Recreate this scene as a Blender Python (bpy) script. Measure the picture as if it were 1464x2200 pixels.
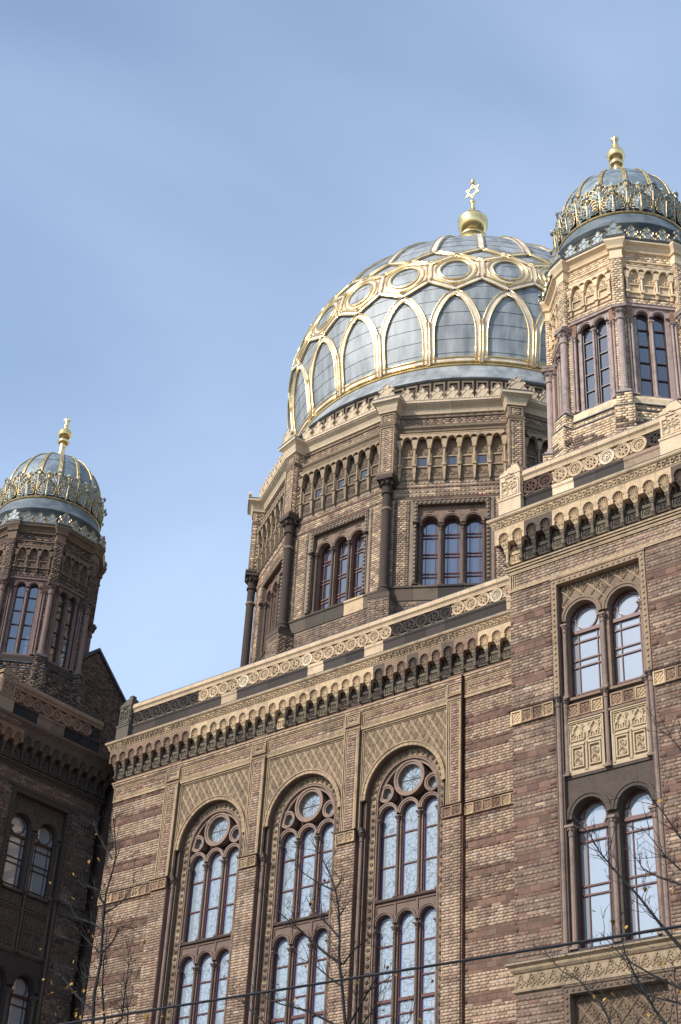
import bpy, math, random
import numpy as np
from mathutils import Matrix, Vector, noise

random.seed(7)
PI = math.pi
for o in list(bpy.data.objects):
    bpy.data.objects.remove(o)
sc = bpy.context.scene
COL = sc.collection

# ------------------------------------------------------------------ camera
CAM = Vector((35.905, -30.912, 1.6))
AZ, PITCH, ROLL = 0.7147, 0.5778, 0.0585
FPX = 3232.4
fh = Vector((-math.sin(AZ), math.cos(AZ), 0)); ri = Vector((math.cos(AZ), math.sin(AZ), 0)); up = Vector((0, 0, 1))
FW = fh * math.cos(PITCH) + up * math.sin(PITCH)
U0 = -fh * math.sin(PITCH) + up * math.cos(PITCH)
RT = ri * math.cos(ROLL) + U0 * math.sin(ROLL)
UP = -ri * math.sin(ROLL) + U0 * math.cos(ROLL)
cd = bpy.data.cameras.new('camera'); cam = bpy.data.objects.new('camera', cd); COL.objects.link(cam)
cam.matrix_world = Matrix(((RT.x, UP.x, -FW.x, CAM.x), (RT.y, UP.y, -FW.y, CAM.y), (RT.z, UP.z, -FW.z, CAM.z), (0, 0, 0, 1)))
cd.sensor_fit = 'VERTICAL'; cd.sensor_height = 36.0; cd.lens = FPX / 2200 * 36
cd.clip_start = 0.1; cd.clip_end = 5000
sc.camera = cam

# ------------------------------------------------------------------ light
SUN_EL = math.radians(36)
SUN_H = Vector((-0.28, -1.0, 0)).normalized()
SUN = Vector((SUN_H.x * math.cos(SUN_EL), SUN_H.y * math.cos(SUN_EL), math.sin(SUN_EL)))
sd = bpy.data.lights.new('sun', 'SUN'); sd.energy = 3.4; sd.angle = math.radians(0.55); sd.color = (1.0, 0.95, 0.87)
so = bpy.data.objects.new('sun', sd); COL.objects.link(so)
so.rotation_euler = (-SUN).to_track_quat('-Z', 'Y').to_euler(); so.location = (0, -40, 60)

w = bpy.data.worlds.new('World'); sc.world = w; w.use_nodes = True
nt = w.node_tree; nt.nodes.clear()
def N(t, **k):
    n = nt.nodes.new(t)
    for a, b in k.items(): setattr(n, a, b)
    return n
out = N('ShaderNodeOutputWorld'); bg = N('ShaderNodeBackground'); sky = N('ShaderNodeTexSky')
sky.sky_type = 'NISHITA'; sky.sun_disc = False; sky.sun_elevation = SUN_EL
sky.sun_rotation = math.atan2(SUN_H.x, SUN_H.y)
sky.air_density = 1.0; sky.dust_density = 0.5; sky.ozone_density = 2.2; sky.altitude = 50
# thin high cloud, laid out by direction of view on the sky dome
tc = N('ShaderNodeTexCoord'); mp = N('ShaderNodeMapping'); mp.inputs['Scale'].default_value = (1.0, 1.5, 2.2)
mp.inputs['Rotation'].default_value = (0.3, 0.5, 0.9); mp.inputs['Location'].default_value = (-1.2304, 4.2679, 3.4345)
n1 = N('ShaderNodeTexNoise'); n1.inputs['Scale'].default_value = 1.0; n1.inputs['Detail'].default_value = 5; n1.inputs['Roughness'].default_value = 0.48; n1.inputs['Distortion'].default_value = 0.35; 
rp = N('ShaderNodeValToRGB'); rp.color_ramp.elements[0].position = 0.30; rp.color_ramp.elements[0].color = (0.08, 0.08, 0.08, 1); rp.color_ramp.interpolation = 'EASE'
rp.color_ramp.elements[1].position = 0.72; rp.color_ramp.elements[1].color = (0.62, 0.62, 0.62, 1)
mx = N('ShaderNodeMix', data_type='RGBA'); mx.inputs['B'].default_value = (3.8, 4.75, 6.2, 1)
L = nt.links.new
L(tc.outputs['Generated'], mp.inputs['Vector']); L(mp.outputs['Vector'], n1.inputs['Vector']); L(n1.outputs['Fac'], rp.inputs['Fac'])
L(rp.outputs['Color'], mx.inputs['Factor']); L(sky.outputs['Color'], mx.inputs['A'])
L(mx.outputs['Result'], bg.inputs['Color']); bg.inputs['Strength'].default_value = 0.15
L(bg.outputs['Background'], out.inputs['Surface'])

sc.view_settings.view_transform = 'Standard'; sc.view_settings.look = 'None'
sc.view_settings.exposure = 0.5; sc.view_settings.gamma = 1.0; sc.view_settings.use_curve_mapping = False

# ------------------------------------------------------------------ materials
def S(r, g, b):
    f = lambda c: (c / 255 / 12.92) if c / 255 <= 0.04045 else ((c / 255 + 0.055) / 1.055) ** 2.4
    c = (f(r), f(g), f(b)); l = 0.3 * c[0] + 0.55 * c[1] + 0.15 * c[2]
    c = [x + (l - x) * 0.16 for x in c]; return (c[0] * 1.01, c[1] * 0.985, c[2] * 1.02)

def mat(name, rough=0.8, metal=0.0, base=None, attr=False, spec=0.3):
    m = bpy.data.materials.new(name); m.use_nodes = True
    b = m.node_tree.nodes['Principled BSDF']
    b.inputs['Roughness'].default_value = rough; b.inputs['Metallic'].default_value = metal
    b.inputs['Specular IOR Level'].default_value = spec
    if base: b.inputs['Base Color'].default_value = (*base, 1)
    return m, m.node_tree, b

def masonry(name='masonry', rough=0.92, grime=0.5):
    m, t, b = mat(name, rough, spec=0.15)
    nd, lk = t.nodes, t.links.new
    at = nd.new('ShaderNodeAttribute'); at.attribute_name = 'Col'
    ge = nd.new('ShaderNodeNewGeometry')
    def noi(s, d, r=0.6):
        n = nd.new('ShaderNodeTexNoise'); n.inputs['Scale'].default_value = s; n.inputs['Detail'].default_value = d; n.inputs['Roughness'].default_value = r
        lk(ge.outputs['Position'], n.inputs['Vector']); return n
    fine = noi(34, 3, 0.65); med = noi(5.5, 4); big = noi(0.9, 4)
    mr = nd.new('ShaderNodeMapRange'); mr.inputs['From Min'].default_value = 0.3; mr.inputs['From Max'].default_value = 0.7; mr.inputs['To Min'].default_value = 0.82; mr.inputs['To Max'].default_value = 1.14
    lk(fine.outputs['Fac'], mr.inputs['Value'])
    m1 = nd.new('ShaderNodeMix'); m1.data_type = 'RGBA'; m1.blend_type = 'MULTIPLY'; m1.inputs['Factor'].default_value = 1
    lk(at.outputs['Color'], m1.inputs['A'])
    cb = nd.new('ShaderNodeCombineColor')
    for i in range(3): lk(mr.outputs['Result'], cb.inputs[i])
    lk(cb.outputs['Color'], m1.inputs['B'])
    # soot: blotches with a shape of their own
    ad = nd.new('ShaderNodeMath'); ad.operation = 'MULTIPLY'; lk(med.outputs['Fac'], ad.inputs[0]); lk(big.outputs['Fac'], ad.inputs[1])
    r2 = nd.new('ShaderNodeMapRange'); r2.inputs['From Min'].default_value = 0.22; r2.inputs['From Max'].default_value = 0.42; r2.inputs['To Min'].default_value = 0.0; r2.inputs['To Max'].default_value = grime
    lk(ad.outputs[0], r2.inputs['Value'])
    m2 = nd.new('ShaderNodeMix'); m2.data_type = 'RGBA'; m2.inputs['B'].default_value = (0.055, 0.045, 0.038, 1)
    lk(r2.outputs['Result'], m2.inputs['Factor']); lk(m1.outputs['Result'], m2.inputs['A']); lk(m2.outputs['Result'], b.inputs['Base Color'])
    bp = nd.new('ShaderNodeBump'); bp.inputs['Strength'].default_value = 0.35; bp.inputs['Distance'].default_value = 0.01
    lk(fine.outputs['Fac'], bp.inputs['Height']); lk(bp.outputs['Normal'], b.inputs['Normal'])
    return m
MAS = masonry()
CLEAN = masonry('clean_terracotta', 0.85, 0.22)

def noise_mat(name, c1, c2, scale, rough=(0.3, 0.5), metal=0.0, stretch=(1, 1, 1), spec=0.4, bump=0.0, lo=0.35, hi=0.65):
    m, t, b = mat(name, rough[0], metal, spec=spec)
    nd, lk = t.nodes, t.links.new
    ge = nd.new('ShaderNodeNewGeometry'); mp = nd.new('ShaderNodeMapping'); mp.inputs['Scale'].default_value = stretch
    n = nd.new('ShaderNodeTexNoise'); n.inputs['Scale'].default_value = scale; n.inputs['Detail'].default_value = 5; n.inputs['Roughness'].default_value = 0.6
    lk(ge.outputs['Position'], mp.inputs['Vector']); lk(mp.outputs['Vector'], n.inputs['Vector'])
    r = nd.new('ShaderNodeValToRGB'); r.color_ramp.elements[0].position = lo; r.color_ramp.elements[1].position = hi
    r.color_ramp.elements[0].color = (*c1, 1); r.color_ramp.elements[1].color = (*c2, 1)
    lk(n.outputs['Fac'], r.inputs['Fac']); lk(r.outputs['Color'], b.inputs['Base Color'])
    mr = nd.new('ShaderNodeMapRange'); mr.inputs['To Min'].default_value = rough[0]; mr.inputs['To Max'].default_value = rough[1]
    lk(n.outputs['Fac'], mr.inputs['Value']); lk(mr.outputs['Result'], b.inputs['Roughness'])
    if bump:
        bp = nd.new('ShaderNodeBump'); bp.inputs['Strength'].default_value = bump; bp.inputs['Distance'].default_value = 0.02
        lk(n.outputs['Fac'], bp.inputs['Height']); lk(bp.outputs['Normal'], b.inputs['Normal'])
    return m
ZINC = noise_mat('zinc_sheet', (0.17, 0.185, 0.19), (0.37, 0.385, 0.385), 1.3, (0.5, 0.72), 0.25, (1.5, 1.5, 0.35), 0.5, 0.05)
ZINC2 = noise_mat('zinc_ornament', (0.12, 0.155, 0.175), (0.24, 0.285, 0.305), 4, (0.45, 0.65), 0.2, (1, 1, 1), 0.5)
LEAFZ = noise_mat('zinc_leafwork', (0.29, 0.33, 0.335), (0.46, 0.50, 0.495), 6, (0.45, 0.65), 0.15, (1, 1, 1), 0.5)
SKZ = noise_mat('zinc_apron', (0.075, 0.095, 0.108), (0.15, 0.175, 0.19), 3, (0.5, 0.7), 0.1, (1, 1, 1), 0.4)
LEAD = noise_mat('lead_flashing', (0.05, 0.06, 0.075), (0.10, 0.115, 0.13), 5, (0.5, 0.7), 0.1)
GOLD = noise_mat('gilding', (0.78, 0.55, 0.22), (0.98, 0.76, 0.38), 3, (0.20, 0.36), 1.0)
OLDGOLD = noise_mat('worn_gilding', (0.42, 0.30, 0.14), (0.78, 0.58, 0.28), 9, (0.32, 0.5), 0.9)
CREAM = noise_mat('cream_gilt_sheet', (0.60, 0.46, 0.34), (0.86, 0.74, 0.60), 2.6, (0.3, 0.45), 0.0, (1, 1, 0.5), 0.5)
PAINT = mat('red_brown_paint', 0.45, base=(0.105, 0.030, 0.022), spec=0.5)[0]
PAINTD = mat('dark_brown_paint', 0.45, base=(0.05, 0.022, 0.016), spec=0.5)[0]
BLUE = mat('blue_glass_border', 0.3, base=(0.07, 0.10, 0.42), spec=0.5)[0]
BARK = noise_mat('bark', (0.006, 0.006, 0.006), (0.022, 0.019, 0.018), 12, (0.8, 0.95))
LEAF = noise_mat('autumn_leaf', (0.22, 0.11, 0.02), (0.42, 0.25, 0.04), 3, (0.5, 0.7))
BLACK = mat('black_rubber', 0.6, base=(0.012, 0.012, 0.014))[0]

def glass(name, base, refl, leaded=False, see=0.0, tint=(0.75, 0.82, 0.9)):
    """window glass: a mirror-like sheet over what little shows of the room or blind behind it"""
    m = bpy.data.materials.new(name); m.use_nodes = True
    t = m.node_tree; nd, lk = t.nodes, t.links.new; nd.clear()
    o = nd.new('ShaderNodeOutputMaterial'); d = nd.new('ShaderNodeBsdfDiffuse'); g = nd.new('ShaderNodeBsdfGlossy'); mx = nd.new('ShaderNodeMixShader')
    g.inputs['Roughness'].default_value = 0.04; g.inputs['Color'].default_value = (*tint, 1); mx.inputs['Fac'].default_value = refl
    d.inputs['Color'].default_value = (*base, 1)
    ge = nd.new('ShaderNodeNewGeometry'); n = nd.new('ShaderNodeTexNoise'); n.inputs['Scale'].default_value = 1.6; n.inputs['Detail'].default_value = 2
    lk(ge.outputs['Position'], n.inputs['Vector'])
    b = nd.new('ShaderNodeBump'); b.inputs['Strength'].default_value = 0.06; b.inputs['Distance'].default_value = 0.05
    lk(n.outputs['Fac'], b.inputs['Height']); lk(b.outputs['Normal'], g.inputs['Normal'])
    first = d.outputs[0]
    if see:
        tr = nd.new('ShaderNodeBsdfTransparent'); m0 = nd.new('ShaderNodeMixShader'); m0.inputs['Fac'].default_value = see
        tr.inputs['Color'].default_value = (0.8, 0.88, 0.92, 1)
        lk(d.outputs[0], m0.inputs[1]); lk(tr.outputs[0], m0.inputs[2]); first = m0.outputs[0]
    lk(first, mx.inputs[1]); lk(g.outputs[0], mx.inputs[2])
    if leaded:
        v = nd.new('ShaderNodeTexVoronoi'); v.feature = 'DISTANCE_TO_EDGE'; v.inputs['Scale'].default_value = 6.5; v.inputs['Randomness'].default_value = 0.55
        lk(ge.outputs['Position'], v.inputs['Vector'])
        r = nd.new('ShaderNodeMapRange'); r.inputs['From Min'].default_value = 0.028; r.inputs['From Max'].default_value = 0.05
        lk(v.outputs['Distance'], r.inputs['Value'])
        ld = nd.new('ShaderNodeBsdfDiffuse'); ld.inputs['Color'].default_value = (0.20, 0.23, 0.25, 1)
        m2 = nd.new('ShaderNodeMixShader'); lk(r.outputs['Result'], m2.inputs['Fac']); lk(ld.outputs[0], m2.inputs[1]); lk(mx.outputs[0], m2.inputs[2])
        lk(m2.outputs[0], o.inputs['Surface'])
    else:
        lk(mx.outputs[0], o.inputs['Surface'])
    return m
G_LEAD = glass('leaded_glass', (0.29, 0.325, 0.345), 0.24, leaded=True, tint=(0.80, 0.82, 0.83))
G_TOWER = glass('tower_window_glass', (0.29, 0.32, 0.34), 0.28, tint=(0.80, 0.82, 0.84))
G_DRUM = glass('drum_window_glass', (0.06, 0.065, 0.075), 0.36, tint=(0.62, 0.63, 0.65))
G_NICHE = glass('niche_glass', (0.06, 0.06, 0.065), 0.14, tint=(0.7, 0.72, 0.76))
G_TUR = glass('turret_window_glass', (0.07, 0.075, 0.08), 0.32, see=0.5, tint=(0.64, 0.65, 0.67))

# ------------------------------------------------------------------ palette (base colours)
PAL = dict(Y1=S(196, 168, 132), Y2=S(182, 154, 120), T1=S(164, 137, 108), T2=S(146, 121, 97), G1=S(130, 109, 89), D1=S(106, 89, 75), D2=S(84, 72, 64),
           R1=S(129, 98, 78), R2=S(117, 89, 72), R3=S(105, 81, 67), RB=S(132, 70, 58), W1=S(192, 174, 150), O1=S(176, 140, 108), P1=S(154, 122, 98),
           C1=S(234, 206, 158), C2=S(224, 194, 146), C3=S(212, 180, 132), K1=S(84, 72, 63), K2=S(104, 87, 73), K3=S(126, 105, 85), K4=S(68, 60, 55))
for _k in ('Y1', 'Y2', 'T1', 'T2', 'G1', 'D1', 'D2', 'W1', 'O1', 'P1'):
    PAL[_k] = tuple(m + 0.63 * (c - m) for c, m in zip(PAL[_k], S(152, 126, 100)))
MORTAR = S(124, 94, 77); MORTAR_D = S(80, 62, 52); MORTAR_C = S(150, 112, 86); MORTAR_DR = S(148, 130, 106)
SAND = S(200, 173, 132); SANDL = S(222, 200, 160); TERRA = S(172, 146, 110); SOOT = S(70, 63, 57); BROWN = S(112, 92, 76); DBROWN = S(78, 64, 54)
MAUVE = S(172, 151, 138); MAUVED = S(98, 80, 72); OLIVE = S(118, 108, 86); PINKST = S(144, 120, 102)

# ------------------------------------------------------------------ mesh helpers
class MB:
    def __init__(s, col=(0.3, 0.3, 0.3)):
        s.v = []; s.f = []; s.c = []; s.col = col
    def add(s, vs, fs, col=None):
        n = len(s.v); s.v.extend(vs); s.c.extend([col or s.col] * len(vs)); s.f.extend([tuple(i + n for i in f) for f in fs]); return s
    def box(s, x0, x1, y0, y1, z0, z1, col=None):
        return s.add([(x0, y0, z0), (x1, y0, z0), (x1, y1, z0), (x0, y1, z0), (x0, y0, z1), (x1, y0, z1), (x1, y1, z1), (x0, y1, z1)],
              [(0, 1, 5, 4), (1, 2, 6, 5), (2, 3, 7, 6), (3, 0, 4, 7), (4, 5, 6, 7), (3, 2, 1, 0)], col)
    def frustum(s, x, y, z0, w0, d0, z1, w1, d1, col=None, y1=None):
        yb = y if y1 is None else y1
        a = [(x - w0, y - d0, z0), (x + w0, y - d0, z0), (x + w0, y + d0, z0), (x - w0, y + d0, z0), (x - w1, yb - d1, z1), (x + w1, yb - d1, z1), (x + w1, yb + d1, z1), (x - w1, yb + d1, z1)]
        return s.add(a, [(0, 1, 5, 4), (1, 2, 6, 5), (2, 3, 7, 6), (3, 0, 4, 7), (4, 5, 6, 7), (3, 2, 1, 0)], col)
    def prism(s, poly, y0, y1, col=None):
        n = len(poly); vs = [(x, y0, z) for x, z in poly] + [(x, y1, z) for x, z in poly]
        return s.add(vs, [tuple(range(n))] + [tuple(range(2 * n - 1, n - 1, -1))] + [(i, i + n, (i + 1) % n + n, (i + 1) % n) for i in range(n)], col)
    def tube(s, pts, r, n=6, closed=False, col=None, cap=True):
        P = [Vector(p) for p in pts]; m = len(P); vs = []; fs = []; prev = None
        for i, p in enumerate(P):
            a = P[(i - 1) % m] if (closed or i) else P[0]; b = P[(i + 1) % m] if (closed or i < m - 1) else P[-1]
            t = (b - a).normalized() if (b - a).length > 1e-9 else Vector((0, 0, 1))
            if prev is None:
                u = t.cross(Vector((0, 0, 1)));
                if u.length < 0.1: u = t.cross(Vector((1, 0, 0)))
                u.normalize()
            else:
                u = (prev - t * prev.dot(t))
                u = u.normalized() if u.length > 1e-6 else t.orthogonal().normalized()
            prev = u; v = t.cross(u); rr = r[i] if isinstance(r, (list, tuple)) else r
            for k in range(n):
                q = p + (u * math.cos(2 * PI * k / n) + v * math.sin(2 * PI * k / n)) * rr; vs.append(q[:])
        for i in range(m if closed else m - 1):
            for k in range(n):
                j = (i + 1) % m; fs.append((i * n + k, i * n + (k + 1) % n, j * n + (k + 1) % n, j * n + k))
        if cap and not closed: fs += [tuple(range(n)), tuple(range((m - 1) * n, m * n))]
        return s.add(vs, fs, col)
    def lathe(s, prof, n=16, c=(0, 0, 0), col=None, a0=0.0):
        vs = []; fs = []; m = len(prof)
        for k in range(n):
            a = a0 + 2 * PI * k / n
            for r, z in prof: vs.append((c[0] + r * math.cos(a), c[1] + r * math.sin(a), c[2] + z))
        for k in range(n):
            j = (k + 1) % n
            for i in range(m - 1): fs.append((k * m + i, j * m + i, j * m + i + 1, k * m + i + 1))
        return s.add(vs, fs, col)
    def ring(s, x, y, z, R, r, n=14, m=5, col=None):          # torus facing -y
        return s.tube([(x + R * math.cos(2 * PI * k / n), y, z + R * math.sin(2 * PI * k / n)) for k in range(n)], r, m, True, col)
    def arch(s, cx, zc, r0, r1, y0, y1, n=18, a0=0.0, a1=PI, col=None):   # ring segment: front, soffit, outer edge
        vs = []; fs = []
        for i in range(n + 1):
            a = a0 + (a1 - a0) * i / n; c, d = math.cos(a), math.sin(a)
            vs += [(cx + r0 * c, y0, zc + r0 * d), (cx + r1 * c, y0, zc + r1 * d), (cx + r0 * c, y1, zc + r0 * d), (cx + r1 * c, y1, zc + r1 * d)]
        for i in range(n):
            a, b = 4 * i, 4 * i + 4
            fs += [(a, b, b + 1, a + 1), (a, a + 2, b + 2, b), (a + 1, b + 1, b + 3, a + 3)]
        return s.add(vs, fs, col)
    def spandrel(s, cx, hw, zs, r, zt, y0, y1, n=16, col=None):     # plate above a round arch, between cx-hw and cx+hw
        vs = []; fs = []
        for i in range(n + 1):
            a = PI - PI * i / n; c, d = math.cos(a), math.sin(a)
            vs += [(cx + r * c, y0, zs + r * d), (cx + hw * c, y0, zt), (cx + r * c, y1, zs + r * d)]
        for i in range(n):
            a, b = 3 * i, 3 * i + 3
            fs += [(a, b, b + 1, a + 1), (a, a + 2, b + 2, b)]
        k = len(vs); vs += [(cx - hw, y0, zs), (cx + hw, y0, zs), (cx - hw, y1, zs), (cx + hw, y1, zs)]
        fs += [(0, 1, k), (3 * n, k + 1, 3 * n + 1), (0, k, k + 2, 2), (3 * n, 3 * n + 2, k + 3, k + 1)]
        return s.add(vs, fs, col)
    def disc(s, x, z, r, y, n=24, col=None):
        return s.add([(x + r * math.cos(2 * PI * k / n), y, z + r * math.sin(2 * PI * k / n)) for k in range(n)], [tuple(range(n))], col)
    def ball(s, x, y, z, r, n=8, m=5, col=None, sz=1.0):
        return s.lathe([(r * math.sin(PI * i / m), -r * sz * math.cos(PI * i / m)) for i in range(m + 1)], n, (x, y, z), col)
    def sweep(s, path, prof, closed=False, col=None):        # profile (out, z) along a path in plan, mitred; outward is to the right of travel
        m = len(path); vs = []; fs = []; k = len(prof)
        for i in range(m):
            p = Vector(path[i])
            def nrm(a, b):
                d = (Vector(b) - Vector(a)).normalized(); return Vector((d.y, -d.x))
            if closed or 0 < i < m - 1:
                n1 = nrm(path[i - 1], path[i]); n2 = nrm(path[i], path[(i + 1) % m]); q = (n1 + n2) / (1 + n1.dot(n2))
            elif i == 0: q = nrm(path[0], path[1])
            else: q = nrm(path[-2], path[-1])
            for o, z in prof: vs.append((p.x + q.x * o, p.y + q.y * o, z))
        for i in range(m if closed else m - 1):
            j = (i + 1) % m
            for a in range(k - 1): fs.append((i * k + a, j * k + a, j * k + a + 1, i * k + a + 1))
        if not closed: fs += [tuple(range(k)), tuple(range((m - 1) * k, m * k))]
        return s.add(vs, fs, col)
    def extrude(s, x0, x1, prof, col=None):                  # profile (out, z) along x, closed ends
        return s.sweep([(x0, 0), (x1, 0)], prof, False, col)

def mesh(mb, name, m, smooth=False):
    me = bpy.data.meshes.new(name)
    me.from_pydata([tuple(v) for v in mb.v], [], mb.f)
    at = me.attributes.new('Col', 'FLOAT_COLOR', 'POINT')
    c = np.ones((len(mb.v), 4), np.float32); c[:, :3] = np.array(mb.c, np.float32).reshape(-1, 3)
    at.data.foreach_set('color', c.ravel())
    for x in (m if isinstance(m, (list, tuple)) else [m]): me.materials.append(x)
    if smooth: me.polygons.foreach_set('use_smooth', [True] * len(me.polygons))
    me.update(); return me

I4 = Matrix.Identity(4)
def T(x, y, z): return Matrix.Translation((x, y, z))
def RZ(a): return Matrix.Rotation(a, 4, 'Z')
def place(name, me, parent=None, M=I4):
    o = bpy.data.objects.new(name, me); COL.objects.link(o)
    if parent is not None: o.parent = parent
    o.matrix_basis = M
    return o
def obj(name, mb, m, parent=None, M=I4, smooth=False):
    return place(name, mesh(mb, name, m, smooth), parent, M)
def tag(o, label, cat, group=None):
    o['label'] = label; o['category'] = cat
    if group: o['group'] = group
    return o
def thing(name, label, cat, loc, group=None):
    o = bpy.data.objects.new(name, None); COL.objects.link(o); o.location = loc; o.empty_display_size = 0.5
    return tag(o, label, cat, group)
def project(p):
    d = p - CAM; z = d.dot(FW); return 732 + FPX * d.dot(RT) / z, 1100 - FPX * d.dot(UP) / z, z

# ------------------------------------------------------------------ brickwork
CO = 0.08; STR = 0.265; JT = 0.013; PROUD = 0.007
_bm = {}
def brick_mesh(L, H, pal):
    k = (L, H, pal)
    if k not in _bm:
        mb = MB(PAL[pal]); a = L / 2; h = H / 2
        vs = [(-a, -PROUD, -h), (a, -PROUD, -h), (a, -PROUD, h), (-a, -PROUD, h), (-a, 0.004, -h), (a, 0.004, -h), (a, 0.004, h), (-a, 0.004, h)]
        mb.add(vs, [(0, 1, 2, 3), (0, 4, 5, 1), (1, 5, 6, 2), (2, 6, 7, 3), (3, 7, 4, 0)])
        _bm[k] = mesh(mb, 'brick', MAS)
    return _bm[k]

class Brickwork:
    def __init__(s, loc): s.loc = Vector(loc); s.it = []; s.faces = []
    def face(s, M, vis=True): s.faces.append((M, vis)); return len(s.faces) - 1
    def put(s, fi, x0, x1, z0, z1, y, pal, full):
        s.it.append((fi, (x0 + x1) / 2, (z0 + z1) / 2, x1 - x0, z1 - z0, y + random.uniform(-0.003, 0.003), pal, full))
    def fill(s, fi, x0, x1, z0, z1, y, tone, zref=0.0, band=None):
        """English bond between x0..x1, z0..z1; band(course top z) -> 0 none, 1 thin red course, 2 start of a double tile course, 3 its second half"""
        i0 = math.floor((z0 - zref) / CO + 1e-6); i1 = math.ceil((z1 - zref) / CO - 1e-6)
        i = i1 - 1
        while i >= i0:
            zb = max(z0, zref + i * CO); zt = min(z1, zref + (i + 1) * CO)
            b = band(zref + (i + 0.5) * CO) if band else 0
            if b == 3 and i > i0: # tiles two courses high
                i -= 1; zb = max(z0, zref + i * CO); pitch, off = 0.29, 0.0
            elif b == 1: pitch, off = STR * 1.07, 0.09
            else: pitch, off = (STR, 0.0) if i % 2 == 0 else (STR / 2, STR / 4)
            if zt - zb > 0.03:
                x = x0 - ((x0 + off) % pitch); j = 0
                while x < x1 - 0.012:
                    a = max(x, x0); c = min(x + pitch, x1)
                    if c - a > 0.03:
                        full = (c - a) > pitch - 1e-4 and abs(zt - zb - (2 * CO if b == 3 else CO)) < 1e-4
                        s.put(fi, a + JT / 2, c - JT / 2, zb + JT / 2, zt - JT / 2, y, tone(i, j, (a + c) / 2, (zb + zt) / 2, b), full)
                    x += pitch; j += 1
            i -= 1
    def emit(s, wall, limit=300, m=MAS):
        wi = wall.matrix_basis.inverted(); Mf = [np.array(M) for M, _ in s.faces]
        cand = []
        for k, (fi, x, z, L, H, y, pal, full) in enumerate(s.it):
            if not full or not s.faces[fi][1]: continue
            M = s.faces[fi][0]; p = M @ Vector((x, y, z)); u, v, d = project(p)
            if 6 < u < 1458 and 6 < v < 2194:
                nrm = (M.to_3x3() @ Vector((0, -1, 0))); c = nrm.dot((CAM - p).normalized())
                if c > 0.05: cand.append((-(L * H) * c / d / d, k))
        cand.sort(); pick = [k for _, k in cand[:limit]]; ps = set(pick)
        for k in pick:
            fi, x, z, L, H, y, pal, full = s.it[k]
            place('brick', brick_mesh(round(L, 4), round(H, 4), pal), wall, wi @ T(*(-s.loc)) @ s.faces[fi][0] @ T(x, y, z))
        rest = [t for k, t in enumerate(s.it) if k not in ps]
        if not rest: return
        n = len(rest); A = np.array([(t[1], t[2], t[3] / 2, t[4] / 2, t[5]) for t in rest]); fi = np.array([t[0] for t in rest])
        sg = np.array([(-1, -1), (1, -1), (1, 1), (-1, 1)])
        V = np.zeros((n, 8, 3))
        for q in range(8):
            V[:, q, 0] = A[:, 0] + sg[q % 4, 0] * A[:, 2]; V[:, q, 2] = A[:, 1] + sg[q % 4, 1] * A[:, 3]
            V[:, q, 1] = A[:, 4] + (-PROUD if q < 4 else 0.004)
        for f in range(len(Mf)):
            msk = fi == f
            if msk.any(): V[msk] = V[msk] @ Mf[f][:3, :3].T + Mf[f][:3, 3]
        V -= np.array(s.loc)
        Q = np.array([(0, 1, 2, 3), (0, 4, 5, 1), (1, 5, 6, 2), (2, 6, 7, 3), (3, 7, 4, 0)])
        F = (Q[None] + (np.arange(n) * 8)[:, None, None]).reshape(-1, 4)
        me = bpy.data.meshes.new('brickwork'); me.vertices.add(n * 8); me.vertices.foreach_set('co', V.astype(np.float32).ravel())
        me.loops.add(F.size); me.loops.foreach_set('vertex_index', F.astype(np.int32).ravel())
        me.polygons.add(len(F)); me.polygons.foreach_set('loop_start', np.arange(0, F.size, 4, dtype=np.int32)); me.polygons.foreach_set('loop_total', np.full(len(F), 4, np.int32))
        c = np.ones((n, 8, 4), np.float32); c[:, :, :3] = np.array([PAL[t[6]] for t in rest], np.float32)[:, None, :]
        at = me.attributes.new('Col', 'FLOAT_COLOR', 'POINT'); at.data.foreach_set('color', c.ravel())
        me.materials.append(m); me.update(); me.validate()
        o = place('brickwork', me, wall, wi); o['kind'] = 'stuff'

def pick(ws):
    r = random.random() * sum(w for _, w in ws)
    for p, w in ws:
        r -= w
        if r <= 0: return p
    return ws[-1][0]
def nz(x, z, s, off=0.0): return noise.noise(Vector((x * s + off, z * s * 2.2, off * 1.7)))
LIGHT = [('Y1', 6), ('Y2', 5), ('T1', 2.5), ('W1', 1.5), ('O1', 1), ('G1', 0.6)]
MIDB = [('T1', 3), ('T2', 4), ('G1', 3), ('Y2', 1.2), ('W1', 0.2), ('D1', 0.8), ('R1', 0.6)]
BROWNB = [('T2', 3), ('G1', 4), ('D1', 2), ('T1', 1.2), ('R1', 1.4), ('W1', 0.12), ('D2', 0.3), ('Y2', 0.5)]
DARKB = [('G1', 2), ('D1', 3), ('T2', 1.5), ('D2', 1)]
REDS = [('R1', 3), ('R2', 4), ('R3', 2), ('G1', 0.4)]
TILES = [('R1', 3), ('R2', 4), ('R3', 3), ('D2', 1)]
def tone_facade(seed, bias, low=0.0):
    def f(i, j, x, z, b):
        if b == 3: return pick(TILES)
        if b == 1: return pick(REDS + [('T1', 1.2 if nz(x, z, 1.1, seed + 9) > 0.0 else 0.0)])
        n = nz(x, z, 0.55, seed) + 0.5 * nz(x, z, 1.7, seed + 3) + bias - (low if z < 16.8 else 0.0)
        return pick(LIGHT if n > 0.12 else MIDB if n > -0.20 else BROWNB)
    return f
# ------------------------------------------------------------------ shared ornament
def jit(c, a=0.06):
    k = 1 + random.uniform(-a, a); return tuple(x * k for x in c)

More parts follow.
